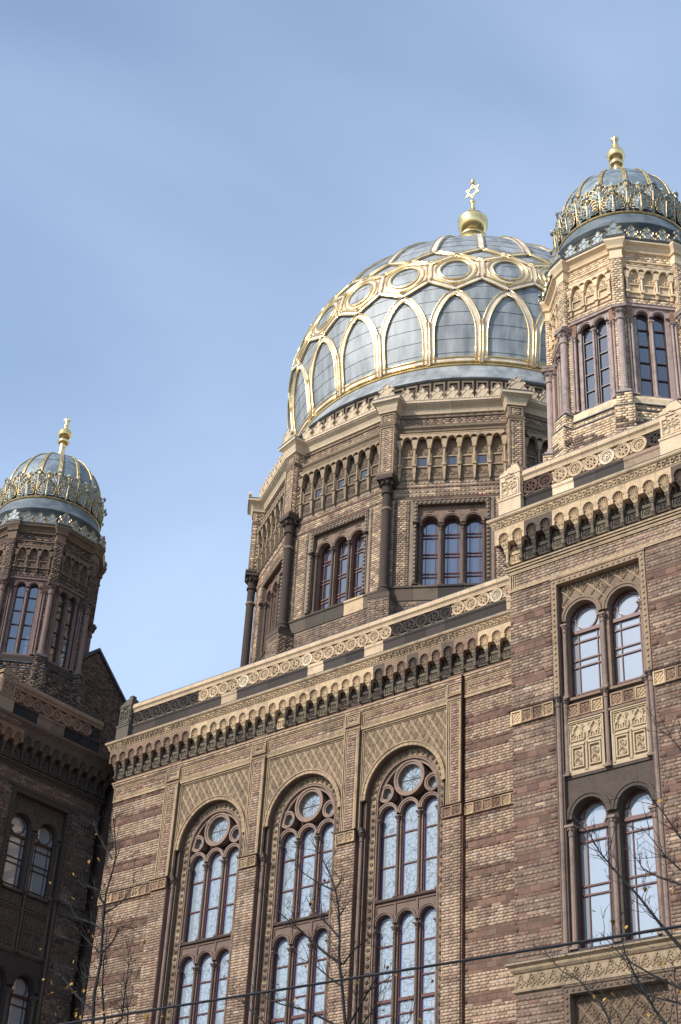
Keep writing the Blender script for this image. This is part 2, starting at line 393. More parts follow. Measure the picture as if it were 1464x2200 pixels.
def corbel_mesh(p, hood, shaft):
    mb = MB(hood); hw = p / 2 - 0.002
    mb.spandrel(0, hw, 21.58, 0.142, 21.86, -0.27, -0.10, 12)
    for s in (-1, 1): mb.box(min(s * 0.142, s * hw), max(s * 0.142, s * hw), -0.27, 0.02, 21.43, 21.58)
    mb.arch(0, 21.58, 0.142, 0.165, -0.285, -0.26, 12)
    nf, ntt = 28, 4; H = Vector((0, -0.225, 21.45)); vs = []; fs = []
    for a in range(nf + 1):
        ph = -0.35 + (PI + 0.7) * a / nf; rm = Vector((0.14 * math.cos(ph), -0.262, 21.58 + 0.14 * math.sin(ph)))
        for b in range(ntt + 1):
            t = b / ntt; q = H.lerp(rm, t); q.y += 0.055 * math.sin(PI * min(t, 0.93)) + 0.028 * t * (1 - 0.3 * t) * (1 if a % 4 == 0 else -0.6 if a % 4 == 2 else 0); vs.append(q[:])
    for a in range(nf):
        for b in range(ntt): i = a * (ntt + 1) + b; fs.append((i, i + 1, i + ntt + 2, i + ntt + 1))
    mb.add(vs, fs)
    mb.frustum(0, -0.125, 21.30, 0.052, 0.055, 21.47, 0.118, 0.085, y1=-0.165)
    for s in (-1, 1): mb.ring(s * 0.042, -0.235, 21.42, 0.022, 0.008, 8, 4)
    mb.col = shaft
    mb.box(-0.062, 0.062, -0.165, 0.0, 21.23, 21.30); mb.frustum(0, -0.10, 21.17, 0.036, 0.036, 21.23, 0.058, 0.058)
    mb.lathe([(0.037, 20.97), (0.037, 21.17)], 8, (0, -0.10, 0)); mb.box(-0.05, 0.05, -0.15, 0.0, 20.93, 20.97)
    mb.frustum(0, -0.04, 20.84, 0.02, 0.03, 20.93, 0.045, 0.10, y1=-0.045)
    return mesh(mb, 'corbel', MAS)

def relief_mesh(p, kind, tone):
    mb = MB(tone); w = p / 2 - 0.05
    mb.box(-w, w, -0.012, 0.01, 20.90, 21.20)
    for a, b, c, d in ((-w, w, 20.90, 20.935), (-w, w, 21.165, 21.20), (-w, -w + 0.03, 20.935, 21.165), (w - 0.03, w, 20.935, 21.165)): mb.box(a, b, -0.045, 0.0, c, d)
    if kind == 0:
        for x in (-0.052, 0.052):
            for z in (20.998, 21.102): mb.ring(x, -0.022, z, 0.036, 0.011, 10, 4); mb.ball(x, -0.015, z, 0.014, 6, 4)
    else:
        mb.ring(0, -0.022, 21.05, 0.038, 0.011, 10, 4)
        for k in range(6): a = PI * k / 3; mb.ring(0.075 * math.cos(a), -0.02, 21.05 + 0.075 * math.sin(a), 0.026, 0.010, 8, 4)
    # lunette with scrolls
    mb.arch(0, 21.24, 0.0, w, -0.012, 0.01, 12); mb.arch(0, 21.24, w - 0.025, w, -0.04, 0.0, 12)
    for x, z, r in ((-0.05, 21.29, 0.036), (0.05, 21.29, 0.036), (0, 21.35, 0.024)): mb.ring(x, -0.02, z, r, 0.010, 10, 4)
    mb.box(-w, w, -0.05, 0.0, 21.205, 21.235)
    return mesh(mb, 'relief_tile', MAS)

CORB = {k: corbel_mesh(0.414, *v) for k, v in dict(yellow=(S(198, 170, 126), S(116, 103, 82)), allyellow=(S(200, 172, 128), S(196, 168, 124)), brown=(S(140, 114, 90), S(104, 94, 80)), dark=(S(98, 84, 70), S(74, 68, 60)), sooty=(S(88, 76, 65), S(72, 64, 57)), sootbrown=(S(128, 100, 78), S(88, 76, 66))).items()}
RELI = {(k, t): relief_mesh(0.414, k, c) for k in (0, 1) for t, c in dict(olive=S(122, 112, 90), dark=S(92, 84, 72), yellow=S(206, 180, 132), sooty=S(84, 74, 64)).items()}

def medallion(kind, tone):
    mb = MB(tone)
    mb.arch(0, 0, 0.150, 0.205, -0.05, 0.03, 28, 0, 2 * PI); mb.arch(0, 0, 0.190, 0.215, -0.065, 0.0, 28, 0, 2 * PI)
    if kind == 0:
        for k in range(6):
            a = PI * k / 3; c, s = math.cos(a), math.sin(a)
            mb.tube([(0.045 * c, -0.02, 0.045 * s), (0.16 * c, -0.02, 0.16 * s)], 0.018, 5)
            b = a + PI / 6; mb.arch(0.105 * math.cos(b), 0.105 * math.sin(b), 0.036, 0.052, -0.045, 0.03, 10, 0, 2 * PI)
        mb.arch(0, 0, 0.018, 0.05, -0.045, 0.03, 12, 0, 2 * PI)
    else:
        for k in range(6):
            a = PI * k / 3 + PI / 6; b = a + 2 * PI / 3
            mb.tube([(0.158 * math.cos(a), -0.02, 0.158 * math.sin(a)), (0.158 * math.cos(b), -0.02, 0.158 * math.sin(b))], 0.014, 5)
        mb.arch(0, 0, 0.03, 0.055, -0.045, 0.03, 12, 0, 2 * PI)
        for k in range(6): a = PI * k / 3; mb.ball(0.12 * math.cos(a), -0.02, 0.12 * math.sin(a), 0.018, 6, 4)
    for x, z in ((-0.2205, 0.13), (-0.2205, -0.13)):
        mb.ball(x, -0.02, z, 0.045, 8, 5)
        mb.tube([(x - 0.06, 0.0, z * 1.55), (x, 0.0, z * 1.1), (x + 0.06, 0.0, z * 1.55)], 0.012, 4)
    return mesh(mb, 'medallion', MAS)
MEDC = dict(light=SAND, pale=S(222, 202, 164), dark=SOOT, brown=S(96, 74, 62), shade=S(150, 118, 92))
MED = {(k, t): medallion(k, c) for k in (0, 1) for t, c in MEDC.items()}

def copings(root, M, x0, x1, dz, tone, L=0.46, name='coping_stone'):
    n = max(1, round((x1 - x0) / L)); prof = [(0, 23.26), (0.03, 23.27), (0.05, 23.33), (0.10, 23.38), (0.10, 23.49), (0.05, 23.54), (-0.34, 23.54), (-0.34, 23.26)]
    for k in range(n):
        a = x0 + (x1 - x0) * k / n; b = x0 + (x1 - x0) * (k + 1) / n
        obj(name, MB(jit(tone, 0.09)).extrude(a + 0.004, b - 0.004, [(o, z + dz) for o, z in prof]), CLEAN, root, M)
    obj('coping_flashing', MB().extrude(x0, x1, [(0.055, 23.542 + dz), (0.055, 23.56 + dz), (-0.34, 23.585 + dz), (-0.34, 23.545 + dz)]), LEAD, root, M)

def parapet(root, M, x0, x1, dz, mx, n, mtone, btone, pitch=0.441, coptone=SAND, mtint=SAND):
    mb = MB(BROWN); mb.box(x0, x1, 0.07, 0.33, 22.15 + dz, 23.3 + dz)
    obj('parapet_core', mb, MAS, root, M)
    x = x0
    while x < x1 - 0.05:                                   # plinth stones
        L = min(random.uniform(0.55, 0.9), x1 - x)
        if x1 - x - L < 0.3: L = x1 - x
        m_ = x + L / 2; c = jit(btone(m_), 0.3)
        obj('plinth_stone', MB(c).extrude(x + 0.003, x + L - 0.003, [(0.0, 22.2 + dz), (0.03, 22.2 + dz), (0.03, 22.66 + dz), (0.055, 22.70 + dz), (0.055, 22.775 + dz), (0.0, 22.79 + dz), (-0.1, 22.79 + dz), (-0.1, 22.2 + dz)]), MAS, root, M)
        x += L
    for z0, z1, o in ((22.79, 22.81, 0.02), (23.235, 23.262, 0.04)):
        obj('parapet_moulding', MB(mtint).box(x0, x1, -o, 0.08, z0 + dz, z1 + dz), MAS, root, M)
    for k in range(n):
        t = mtone(k); xx = mx + k * pitch
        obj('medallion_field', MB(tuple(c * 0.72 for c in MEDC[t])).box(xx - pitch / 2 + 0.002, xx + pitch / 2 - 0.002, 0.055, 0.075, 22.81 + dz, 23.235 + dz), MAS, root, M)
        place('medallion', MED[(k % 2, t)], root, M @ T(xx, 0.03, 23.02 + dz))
    copings(root, M, x0, x1, dz, coptone)

def acroterion(root, M, x0, x1, dz, tone, captone, out=0.16):
    """stepped corner block with scroll relief and zigzag gable"""
    mb = MB(tone); y0, y1 = -out, x1 - x0 - out; h = (x1 - x0) / 2; cx = (x0 + x1) / 2; cy = (y0 + y1) / 2
    mb.box(x0 - 0.03, x1 + 0.03, y0 - 0.03, y1 + 0.03, 22.2 + dz, 22.78 + dz); mb.box(x0 - 0.05, x1 + 0.05, y0 - 0.05, y1 + 0.05, 22.74 + dz, 22.80 + dz)
    mb.box(x0, x1, y0, y1, 22.80 + dz, 23.48 + dz)
    z = 23.48
    for k, s in enumerate((1.0, 0.78, 0.55, 0.32)):
        mb.box(cx - h * s - 0.02, cx + h * s + 0.02, cy - h * s - 0.02, cy + h * s + 0.02, z + dz, z + 0.045 + dz); mb.box(cx - h * s, cx + h * s, cy - h * s, cy + h * s, z + 0.045 + dz, z + 0.115 + dz); z += 0.115
    for a, b, c, d in ((x0 + 0.03, x1 - 0.03, 22.84, 22.88), (x0 + 0.03, x0 + 0.07, 22.88, 23.30), (x1 - 0.07, x1 - 0.03, 22.88, 23.30)): mb.box(a, b, y0 - 0.025, y0, c + dz, d + dz)
    for s in (-1, 1):
        for k in range(3):
            ax = cx + s * (h - 0.06 - k * 0.11); zz = 23.30 + k * 0.09
            mb.box(min(ax, ax - s * 0.13), max(ax, ax - s * 0.13), y0 - 0.03, y0, zz + dz, zz + 0.03 + dz); mb.box(ax - 0.015, ax + 0.015, y0 - 0.03, y0, zz - 0.06 + dz, zz + 0.03 + dz)
        for r, xx, zz in ((0.085, 0.14, 22.98), (0.055, 0.17, 23.15), (0.05, 0.06, 23.22), (0.035, 0.05, 23.08)): mb.ring(cx + s * xx, y0 - 0.01, zz + dz, r, 0.016, 12, 4)
    # same relief on the inner side faces
    for s, xx in ((-1, x0), (1, x1)):
        for r, yy, zz in ((0.085, 0.14, 22.98), (0.055, 0.17, 23.15), (0.05, 0.06, 23.22)):
            for q in (-1, 1): mb.tube([(xx + s * 0.01, cy + q * yy + r * math.cos(2 * PI * k / 12), zz + dz + r * math.sin(2 * PI * k / 12)) for k in range(12)], 0.016, 4, True)
    o = obj('acroterion', mb, CLEAN if captone else MAS, root, M)
    cap = MB()
    cap.box(cx - h * 0.34, cx + h * 0.34, cy - h * 0.34, cy + h * 0.34, z + dz + 0.002, z + 0.02 + dz); obj('lead_cap', cap, LEAD, o)
    return o

def string_tile(w, tone, kind):
    mb = MB(tone); h = 0.165; a = w / 2 - 0.004
    mb.box(-a, a, -0.012, 0.02, -h, h)
    for b in ((-a, a, -h, -h + 0.03), (-a, a, h - 0.03, h), (-a, -a + 0.03, -h + 0.03, h - 0.03), (a - 0.03, a, -h + 0.03, h - 0.03)): mb.box(b[0], b[1], -0.045, 0, b[2], b[3])
    g = 0.10
    for d in (-g, 0, g):
        for s in (-1, 1):
            pts = [(-0.11 + max(0, d) * 0 + t * 0.22, s * (-0.11 + t * 0.22) + d) for t in (0, 1)]
            # clip to the inner square
            q = []
            for t in np.linspace(0, 1, 9):
                x = -0.115 + 0.23 * t; z = s * (-0.115 + 0.23 * t) + d
                if abs(z) < 0.125: q.append((x, -0.02, z))
            if len(q) > 1: mb.tube([q[0], q[-1]], 0.011, 4)
    if kind: mb.ring(0, -0.02, 0, 0.05, 0.011, 10, 4)
    return mesh(mb, 'string_course_tile', MAS)
STILE = {(k, t): string_tile(0.30, c, k) for k in (0, 1) for t, c in dict(a=S(186, 158, 116), b=S(162, 132, 100), c=S(146, 116, 90), d=S(206, 178, 130), s=S(92, 79, 68)).items()}

def flower_mesh(kind, tone):
    mb = MB(tone); mb.box(-0.105, 0.105, -0.012, 0.02, -0.128, 0.128)
    mb.box(-0.105, -0.09, -0.03, 0, -0.128, 0.128); mb.box(0.09, 0.105, -0.03, 0, -0.128, 0.128)
    mb.col = tuple(c * 0.72 for c in tone)
    if kind == 0:
        mb.ring(0, -0.03, 0, 0.048, 0.02, 12, 5); mb.ball(0, -0.035, 0, 0.026, 8, 5)
    else:
        for k in range(8):
            a = PI * k / 4; mb.ball(0.05 * math.cos(a), -0.03, 0.05 * math.sin(a), 0.024, 6, 4)
        mb.ball(0, -0.04, 0, 0.034, 8, 5)
    return mesh(mb, 'flower_tile', MAS)
FLOW = {(k, q): flower_mesh(k, c) for k in (0, 1) for q, c in enumerate((S(158, 136, 104), S(136, 114, 90), S(118, 98, 80)))}

def column(mb, x, y, z0, z1, r, tone, capt=None, n=10, cap=True):
    mb.col = tone
    mb.box(x - r * 1.7, x + r * 1.7, y - r * 1.7, y + r * 1.7, z0, z0 + r * 0.9)
    mb.lathe([(r * 1.55, z0 + r * 0.9), (r * 1.6, z0 + r * 1.4), (r * 1.2, z0 + r * 1.9), (r * 1.35, z0 + r * 2.4), (r, z0 + r * 2.9), (r * 0.94, z1 - r * 4.2), (r * 1.25, z1 - r * 4.1), (r * 1.25, z1 - r * 3.7), (r * 1.0, z1 - r * 3.6), (r * 1.15, z1 - r * 2.2), (r * 1.75, z1 - r * 0.9)], n, (x, y, 0))
    if capt: mb.col = capt
    mb.box(x - r * 1.9, x + r * 1.9, y - r * 1.9, y + r * 1.9, z1 - r * 0.9, z1)
    if cap:
        for k in range(8):
            a = PI * k / 4 + PI / 8; mb.ball(x + r * 1.45 * math.cos(a), y + r * 1.45 * math.sin(a), z1 - r * 1.7, r * 0.42, 6, 4)

def lattice(mb, x0, x1, z0, z1, y, dx, dz, inside, tone, motif=True, w=0.026):
    """raised diagonal trellis with a fleuron in every lozenge, clipped to inside(x, z)"""
    mb.col = tone; s = dz / dx
    n = int((x1 - x0 + (z1 - z0) / s) / dx) + 3
    for sg in (1, -1):
        for k in range(-n, n + 1):
            xs = (x0 + x1) / 2 + k * dx; run = None; prev = None
            for t in range(0, 81):
                z = z0 + (z1 - z0) * t / 80; x = xs + sg * (z - z0) / s
                if x0 < x < x1 and inside(x, z):
                    if run is None: run = (x, z)
                    prev = (x, z)
                else:
                    if run and prev and abs(prev[1] - run[1]) > 0.04: mb.tube([(run[0], y, run[1]), (prev[0], y, prev[1])], w, 4)
                    run = None
            if run and prev and abs(prev[1] - run[1]) > 0.04: mb.tube([(run[0], y, run[1]), (prev[0], y, prev[1])], w, 4)
    if motif:
        for i in range(-n, n + 1):
            for j in range(0, int((z1 - z0) / dz * 2) + 2):
                x = (x0 + x1) / 2 + i * dx + (0 if j % 2 else dx / 2) ; z = z0 + j * dz / 2
                if x0 + 0.06 < x < x1 - 0.06 and z0 < z < z1 - 0.06 and inside(x, z) and inside(x - 0.08, z - 0.1) and inside(x + 0.08, z - 0.1):
                    q = dx * 0.2; mb.ring(x - q * 0.75, y, z + 0.01, q * 0.6, 0.010, 8, 4); mb.ring(x + q * 0.75, y, z + 0.01, q * 0.6, 0.010, 8, 4)
                    mb.tube([(x, y, z - dz * 0.25), (x, y, z + dz * 0.26)], 0.012, 4)

def lights(root, M, cs, hw, zs, rin, rout, zsill, ztop, xl, xr, y0, yg, tone, gm, fm, vb, hb, circ=None, cols=(), ctone=None, plate=True, cr=0.045, capz=None, name='window', backtone=None, hbw=0.018, border=None):
    mb = MB(tone); n = len(cs); dp = yg - y0
    bnd = [xl] + [(cs[i] + cs[i + 1]) / 2 for i in range(n - 1)] + [xr]
    if plate:
        for i, c in enumerate(cs):
            h = min(c - bnd[i], bnd[i + 1] - c); mb.spandrel(c, h, zs, rin, ztop, y0, yg)
            if c - h > bnd[i] + 1e-3: mb.box(bnd[i], c - h, y0, yg, zs, ztop)
            if c + h < bnd[i + 1] - 1e-3: mb.box(c + h, bnd[i + 1], y0, yg, zs, ztop)
    for i, c in enumerate(cs):
        mb.arch(c, zs, rin, rout, y0 - 0.035, yg, 18); mb.arch(c, zs, (rin + rout) / 2 + 0.01, rout + 0.012, y0 - 0.055, y0, 18)
    xs = sorted([xl] + [c - rin for c in cs] + [c + rin for c in cs] + [xr])
    for a, b in zip(xs[0::2], xs[1::2]):
        if b - a > 0.004: mb.box(a, b, y0 + 0.03, yg, zsill, zs)
    mb.box(xl, xr, y0 - 0.05, yg, zsill - 0.06, zsill)
    win = obj(name, mb, MAS, root, M)
    for c in cs:
        poly = [(c - rin, zsill), (c + rin, zsill)] + [(c + rin * math.cos(PI * k / 16), zs + rin * math.sin(PI * k / 16)) for k in range(17)]
        obj('pane', MB().add([(x, yg, z) for x, z in poly], [tuple(range(len(poly)))]), gm, win)
        f = MB(); t = 0.036
        f.arch(c, zs, rin - t, rin - 0.002, yg - 0.05, yg - 0.004, 16); f.box(c - rin + 0.002, c - rin + t, yg - 0.05, yg - 0.004, zsill, zs); f.box(c + rin - t, c + rin - 0.002, yg - 0.05, yg - 0.004, zsill, zs); f.box(c - rin + t, c + rin - t, yg - 0.05, yg - 0.004, zsill, zsill + 0.03)
        for z in hb:
            q = hbw if not isinstance(z, tuple) else z[1]; z = z if not isinstance(z, tuple) else z[0]
            hh = rin - t if z <= zs else math.sqrt(max(0.0001, (rin - t) ** 2 - (z - zs) ** 2)); f.box(c - hh, c + hh, yg - 0.035 - (0.03 if q > 0.03 else 0), yg - 0.006, z - q, z + q)
        for v in vb:
            ztt = zs + math.sqrt(max(0, (rin - t) ** 2 - v * v)) if circ is None else circ[2]
            f.box(c + v - 0.011, c + v + 0.011, yg - 0.03, yg - 0.007, zsill + 0.03, ztt)
        if circ:
            f.arch(c, circ[0], circ[1] - 0.014, circ[1] + 0.014, yg - 0.035, yg - 0.006, 22, 0, 2 * PI)
            f.box(c - 0.01, c + 0.01, yg - 0.03, yg - 0.007, circ[0] + circ[1], zs + rin - t)
            for s in (-1, 1): f.box(min(c + s * circ[1], c + s * (rin - t)), max(c + s * circ[1], c + s * (rin - t)), yg - 0.03, yg - 0.007, circ[0] - 0.01, circ[0] + 0.01)
        obj('window_frame', f, fm, win)
        if border:
            e = MB(); e.box(c + rin - t - 0.018, c + rin - t, yg - 0.012, yg - 0.005, zsill + 0.03, zs); e.box(c - rin + t, c - rin + t + 0.018, yg - 0.012, yg - 0.005, zsill + 0.03, zs); e.arch(c, zs, rin - t - 0.016, rin - t, yg - 0.012, yg - 0.005, 16)
            obj('coloured_glass_border', e, border, win)
    for cx, cy in cols:
        k = MB(); column(k, cx, cy, zsill, capz or zs, cr, ctone or tone, None, 10); obj('mullion_column', k, MAS, win, smooth=False)
    return win

# ------------------------------------------------------------------ central wing
ROOTC = (8.3, 0, 0)
wing = thing('facade_wing', 'brown and yellow brick central wing with three tall round-arched stained windows between the domed towers', 'building', ROOTC)
MC = T(*(-Vector(ROOTC)))
BAY = (4.62, 8.30, 11.97); PIL = ((2.50, 3.065), (6.175, 6.745), (9.855, 10.415), (13.525, 14.05)); XE = 17.04
W = MB(MORTAR)
for a, b in ((0, 2.5), (14.05, XE)): W.box(a, b, -0.06, 0.7, 8.0, 21.0)
for a, b in PIL: W.box(a, b, -0.10, 0.7, 8.0, 21.0)
for c in BAY:
    W.box(c - 1.555, c + 1.555, -0.03, 0.7, 20.24, 21.0)
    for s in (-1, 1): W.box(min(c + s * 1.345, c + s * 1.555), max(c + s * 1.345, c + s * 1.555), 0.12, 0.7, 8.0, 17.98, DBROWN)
W.box(0, XE, 0.0, 0.7, 21.0, 22.3); W.box(0, XE, -0.06, 0.7, 0, 8.0); W.box(0.0, 0.7, 0.7, 9, 0, 22.3); W.box(XE - 0.7, XE, 0.7, 9, 0, 22.3)
W.box(0.3, XE - 0.3, 0.6, 9, 22.2, 22.4, SOOT); W.box(0, XE, 8.5, 9, 0, 22.3)
wall = obj('wall', W, MAS, wing, MC)
bw = Brickwork(ROOTC); F0 = bw.face(I4)
def band_c(z):
    for t in (19.65, 18.85, 18.05, 16.09, 15.29, 14.49, 13.69, 12.89, 12.09, 11.29):
        d = t - z
        if 0 < d < CO: return 1
        if CO < d < 2 * CO: return 3
        if 2 * CO < d < 3 * CO: return 0 if False else 3
        if 3 * CO < d < 4 * CO: return 1
    return 1 if 0 < 20.17 - z < 2 * CO else (1 if 0 < 16.70 - z < CO else 0)
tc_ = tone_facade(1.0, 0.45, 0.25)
ZR = 19.65
for a, b in ((0, 2.5), (14.05, XE)):
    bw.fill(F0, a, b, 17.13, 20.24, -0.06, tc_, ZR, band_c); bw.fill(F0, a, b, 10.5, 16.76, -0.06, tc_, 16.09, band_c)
tp = lambda i, j, x, z, b: pick([('T1', 3), ('P1', 4), ('R1', 1.5), ('Y2', 1.5), ('O1', 1), ('G1', 1), ('W1', 0.5)])
tl = lambda i, j, x, z, b: pick(LIGHT if nz(x, z, 0.9, 5) > -0.1 else MIDB)
for a, b in PIL:
    bw.fill(F0, a + 0.13, b - 0.13, 17.2, 20.20, -0.101, tp, ZR); bw.fill(F0, a + 0.13, b - 0.13, 20.42, 20.70, -0.101, tp, ZR)
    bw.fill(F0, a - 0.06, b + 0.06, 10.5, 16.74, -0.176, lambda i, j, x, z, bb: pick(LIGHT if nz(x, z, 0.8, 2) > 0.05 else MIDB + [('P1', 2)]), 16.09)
for a, b in ((0, 2.5), (14.05, XE)):
    bw.fill(F0, a + (0.2 if a == 0 else 0.13), b - 0.16, 20.32, 20.68, -0.061, tp, ZR)
for c in BAY: bw.fill(F0, c - 1.42, c + 1.42, 20.32, 20.68, -0.03, tp, ZR)
bw.fill(F0, 0, XE, 20.74, 20.95, -0.095, tl, ZR)
bw.emit(wall)
# pilaster trim: quirks, lower shafts, string course with tiles
tr = MB(S(176, 150, 112))
def frame4(mb, x0, x1, z0, z1, y, t, d):
    for b in ((x0, x1, z0, z0 + t), (x0, x1, z1 - t, z1), (x0, x0 + t, z0 + t, z1 - t), (x1 - t, x1, z0 + t, z1 - t)): mb.box(b[0], b[1], y - d, y + 0.02, b[2], b[3])
for a, b in PIL:
    for k, (g, d) in enumerate(((0.0, 0.045), (0.055, 0.03), (0.10, 0.012))):
        frame4(tr, a + g, b - g, 17.12 + g * 0.5, 20.26 - g, -0.10, 0.03, d); frame4(tr, a + g, b - g, 20.36 + g, 20.74 - g, -0.10, 0.03, d)
for a, b in ((0, 2.5), (14.05, XE)):
    for g, d in ((0.02, 0.035), (0.075, 0.02), (0.12, 0.01)): frame4(tr, a + g, b - g, 20.24 + g, 20.72 - g * 0.6, -0.06, 0.025, d)
    tr.box(a, b, -0.10, 0, 20.20, 20.26)
for c in BAY:
    for g, d in ((0.0, 0.05), (0.06, 0.03), (0.11, 0.015)): frame4(tr, c - 1.555 + g, c + 1.555 - g, 20.26 + g, 20.72 - g * 0.6, -0.03, 0.03, d)
    tr.box(c - 1.555, c + 1.555, -0.07, 0, 20.19, 20.27)
for k in range(3): tr.sweep([(0, 1.5), (0, 0), (XE, 0), (XE, 1.5)], [(0.0, 20.74 + k * 0.065), (0.07 + k * 0.025, 20.745 + k * 0.065), (0.07 + k * 0.025, 20.79 + k * 0.065), (0.0, 20.80 + k * 0.065)])
obj('brick_trim', tr, MAS, wing, MC)
for a, b in PIL:
    low = MB(MORTAR); low.box(a - 0.06, b + 0.06, -0.175, 0.1, 8.0, 16.76); o = obj('pilaster', low, MAS, wing, MC)
for a, b, y, n in [(0, 2.44, -0.06, 8), (14.11, XE, -0.06, 10)] + [(p[0] - 0.06, p[1] + 0.06, -0.18, 2) for p in PIL]:
    wd = (b - a) / n
    for k in range(n):
        t = 'abca'[random.randrange(4)]
        o = place('string_course_tile', STILE[(k % 2, t)], wing, MC @ T(a + wd * (k + 0.5), y - 0.02, 16.915) @ Matrix.Diagonal((wd / 0.30, 1, 0.92, 1)))
    s = MB(DBROWN); s.extrude(a - 0.02, b + 0.02, [(-y - 0.02, 17.065), (-y + 0.07, 17.07), (-y + 0.10, 17.10), (-y + 0.02, 17.14), (-y - 0.05, 17.14)]); obj('string_course_lip', s, MAS, wing, MC)
dp = MB(S(70, 46, 38)); dp.box(14.055, 14.085, -0.20, 0.0, 8, 20.9); obj('groove_shadow', dp, MAS, wing, MC)  # dark strip put in as the shadow of the groove beside the pilaster

def big_window(c):
    M = MC @ T(c, 0, 0)
    sp = MB(S(138, 116, 88)); sp.spandrel(0, 1.50, 17.98, 1.40, 20.14, 0.03, 0.2, 32); spn = obj('spandrel_panel', sp, MAS, wing, M)
    la = MB(); lattice(la, -1.44, 1.44, 18.0, 20.08, 0.022, 0.30, 0.47, lambda x, z: x * x + (z - 17.98) ** 2 > 1.49 ** 2, S(182, 157, 120)); obj('trellis_relief', la, MAS, spn)
    fr = MB(S(170, 146, 110)); fr.box(-1.553, 1.553, -0.03, 0.06, 20.14, 20.19); fr.box(-1.50, 1.50, 0.005, 0.06, 20.105, 20.139)
    for q in (-1, 1): fr.box(min(q * 1.503, q * 1.553), max(q * 1.503, q * 1.553), -0.03, 0.06, 17.17, 20.14); fr.box(min(q * 1.468, q * 1.50), max(q * 1.468, q * 1.50), 0.005, 0.06, 17.98, 20.105)
    obj('spandrel_frame', fr, MAS, spn)
    # archivolt of separate voussoirs
    for k in range(26):
        a0, a1 = PI * k / 26, PI * (k + 1) / 26; g = 0.003
        v = MB(jit(S(168, 142, 106), 0.12)); v.arch(0, 17.98, 1.33, 1.445, -0.035, 0.25, 3, a0 + g, a1 - g); v.arch(0, 17.98, 1.425, 1.465, -0.06, 0.05, 3, a0 + g, a1 - g); obj('voussoir', v, MAS, wing, M)
    jm = MB(S(112, 94, 78))
    jm.arch(0, 17.98, 1.315, 1.34, 0.02, 0.26, 28); jm.arch(0, 17.98, 1.04, 1.33, 0.235, 0.26, 28); jm.arch(0, 17.98, 1.03, 1.08, 0.20, 0.36, 28, col=S(140, 114, 96))
    for s in (-1, 1):
        jm.box(min(s * 1.06, s * 1.33), max(s * 1.06, s * 1.33), 0.235, 0.5, 8, 17.98); jm.box(min(s * 1.035, s * 1.075), max(s * 1.035, s * 1.075), 0.205, 0.36, 8, 17.98, S(130, 106, 90)); jm.box(min(s * 1.33, s * 1.36), max(s * 1.33, s * 1.36), 0.06, 0.4, 8, 17.98)
    obj('jamb', jm, MAS, wing, M)
    for s in (-1, 1):
        k = MB(); column(k, s * 1.45, 0.03, 8.5, 17.08, 0.068, S(140, 118, 102), S(96, 84, 72)); k.box(s * 1.45 - 0.10, s * 1.45 + 0.10, -0.10, 0.12, 17.08, 17.16, S(88, 76, 66)); obj('jamb_shaft', k, MAS, wing, M)
    n = 18
    for k in range(n):
        a = PI * (k + 0.5) / n; place('flower_tile', FLOW[(k % 2, random.choice((0, 0, 1)))], wing, M @ T(1.20 * math.cos(a), 0.225, 17.98 + 1.20 * math.sin(a)) @ Matrix.Rotation(-a, 4, 'Y') @ Matrix.Diagonal((1, 1, 0.80, 1)))
    for s in (-1, 1):
        for k in range(30):
            z = 17.98 - 0.215 * (k + 0.5)
            if z > 10.8: place('flower_tile', FLOW[(k % 2, min(2, int(random.random() * 2 + (18 - z) / 6)))], wing, M @ T(s * 1.20, 0.225, z) @ Matrix.Diagonal((1, 1, 0.82, 1)))
    # tracery, rose and lights
    win = lights(wing, M, (-0.735, 0, 0.735), 0.28, 17.50, 0.285, 0.365, 15.10, 17.9, -1.05, 1.05, 0.30, 0.44, PINKST, G_LEAD, PAINT, (), (16.96, 16.05), cols=((-0.3675, 0.30), (0.3675, 0.30), (-1.03, 0.30), (1.03, 0.30)), ctone=S(112, 92, 80), plate=False, cr=0.045, capz=17.42, border=BLUE)
    t = MB(PINKST); t.add([(1.05 * math.cos(PI * k / 24), 0.52, 17.98 + 1.05 * math.sin(PI * k / 24)) for k in range(25)] + [(-1.05, 0.52, 17.4), (1.05, 0.52, 17.4)], [tuple(range(27))], S(70, 54, 46))
    t.arch(0, 18.47, 0.405, 0.52, 0.27, 0.50, 28, 0, 2 * PI); t.arch(0, 18.47, 0.47, 0.535, 0.245, 0.3, 28, 0, 2 * PI)
    for s in (-1, 1): t.arch(s * 0.80, 18.165, 0.165, 0.255, 0.28, 0.50, 20, 0, 2 * PI); t.arch(s * 0.80, 18.165, 0.215, 0.27, 0.255, 0.3, 20, 0, 2 * PI)
    t.arch(0, 17.98, 0.94, 1.045, 0.27, 0.50, 28)
    obj('tracery', t, MAS, win)
    g = MB(); g.disc(0, 18.47, 0.41, 0.425, 32); obj('rose_pane', g, G_LEAD, win)
    sp2 = MB(S(64, 78, 92))
    for k in range(12):
        a = PI * k / 6; sp2.tube([(0.06 * math.cos(a), 0.418, 18.47 + 0.06 * math.sin(a)), (0.40 * math.cos(a), 0.418, 18.47 + 0.40 * math.sin(a))], 0.004, 4)
    sp2.box(-0.4, 0.4, 0.412, 0.422, 18.46, 18.48); sp2.ring(0, 0.418, 18.47, 0.06, 0.004, 12, 4); obj('lead_cames', sp2, PAINTD, win)
    for s in (-1, 1): g = MB(); g.disc(s * 0.80, 18.165, 0.17, 0.427, 20); obj('rose_pane', g, G_LEAD, win)
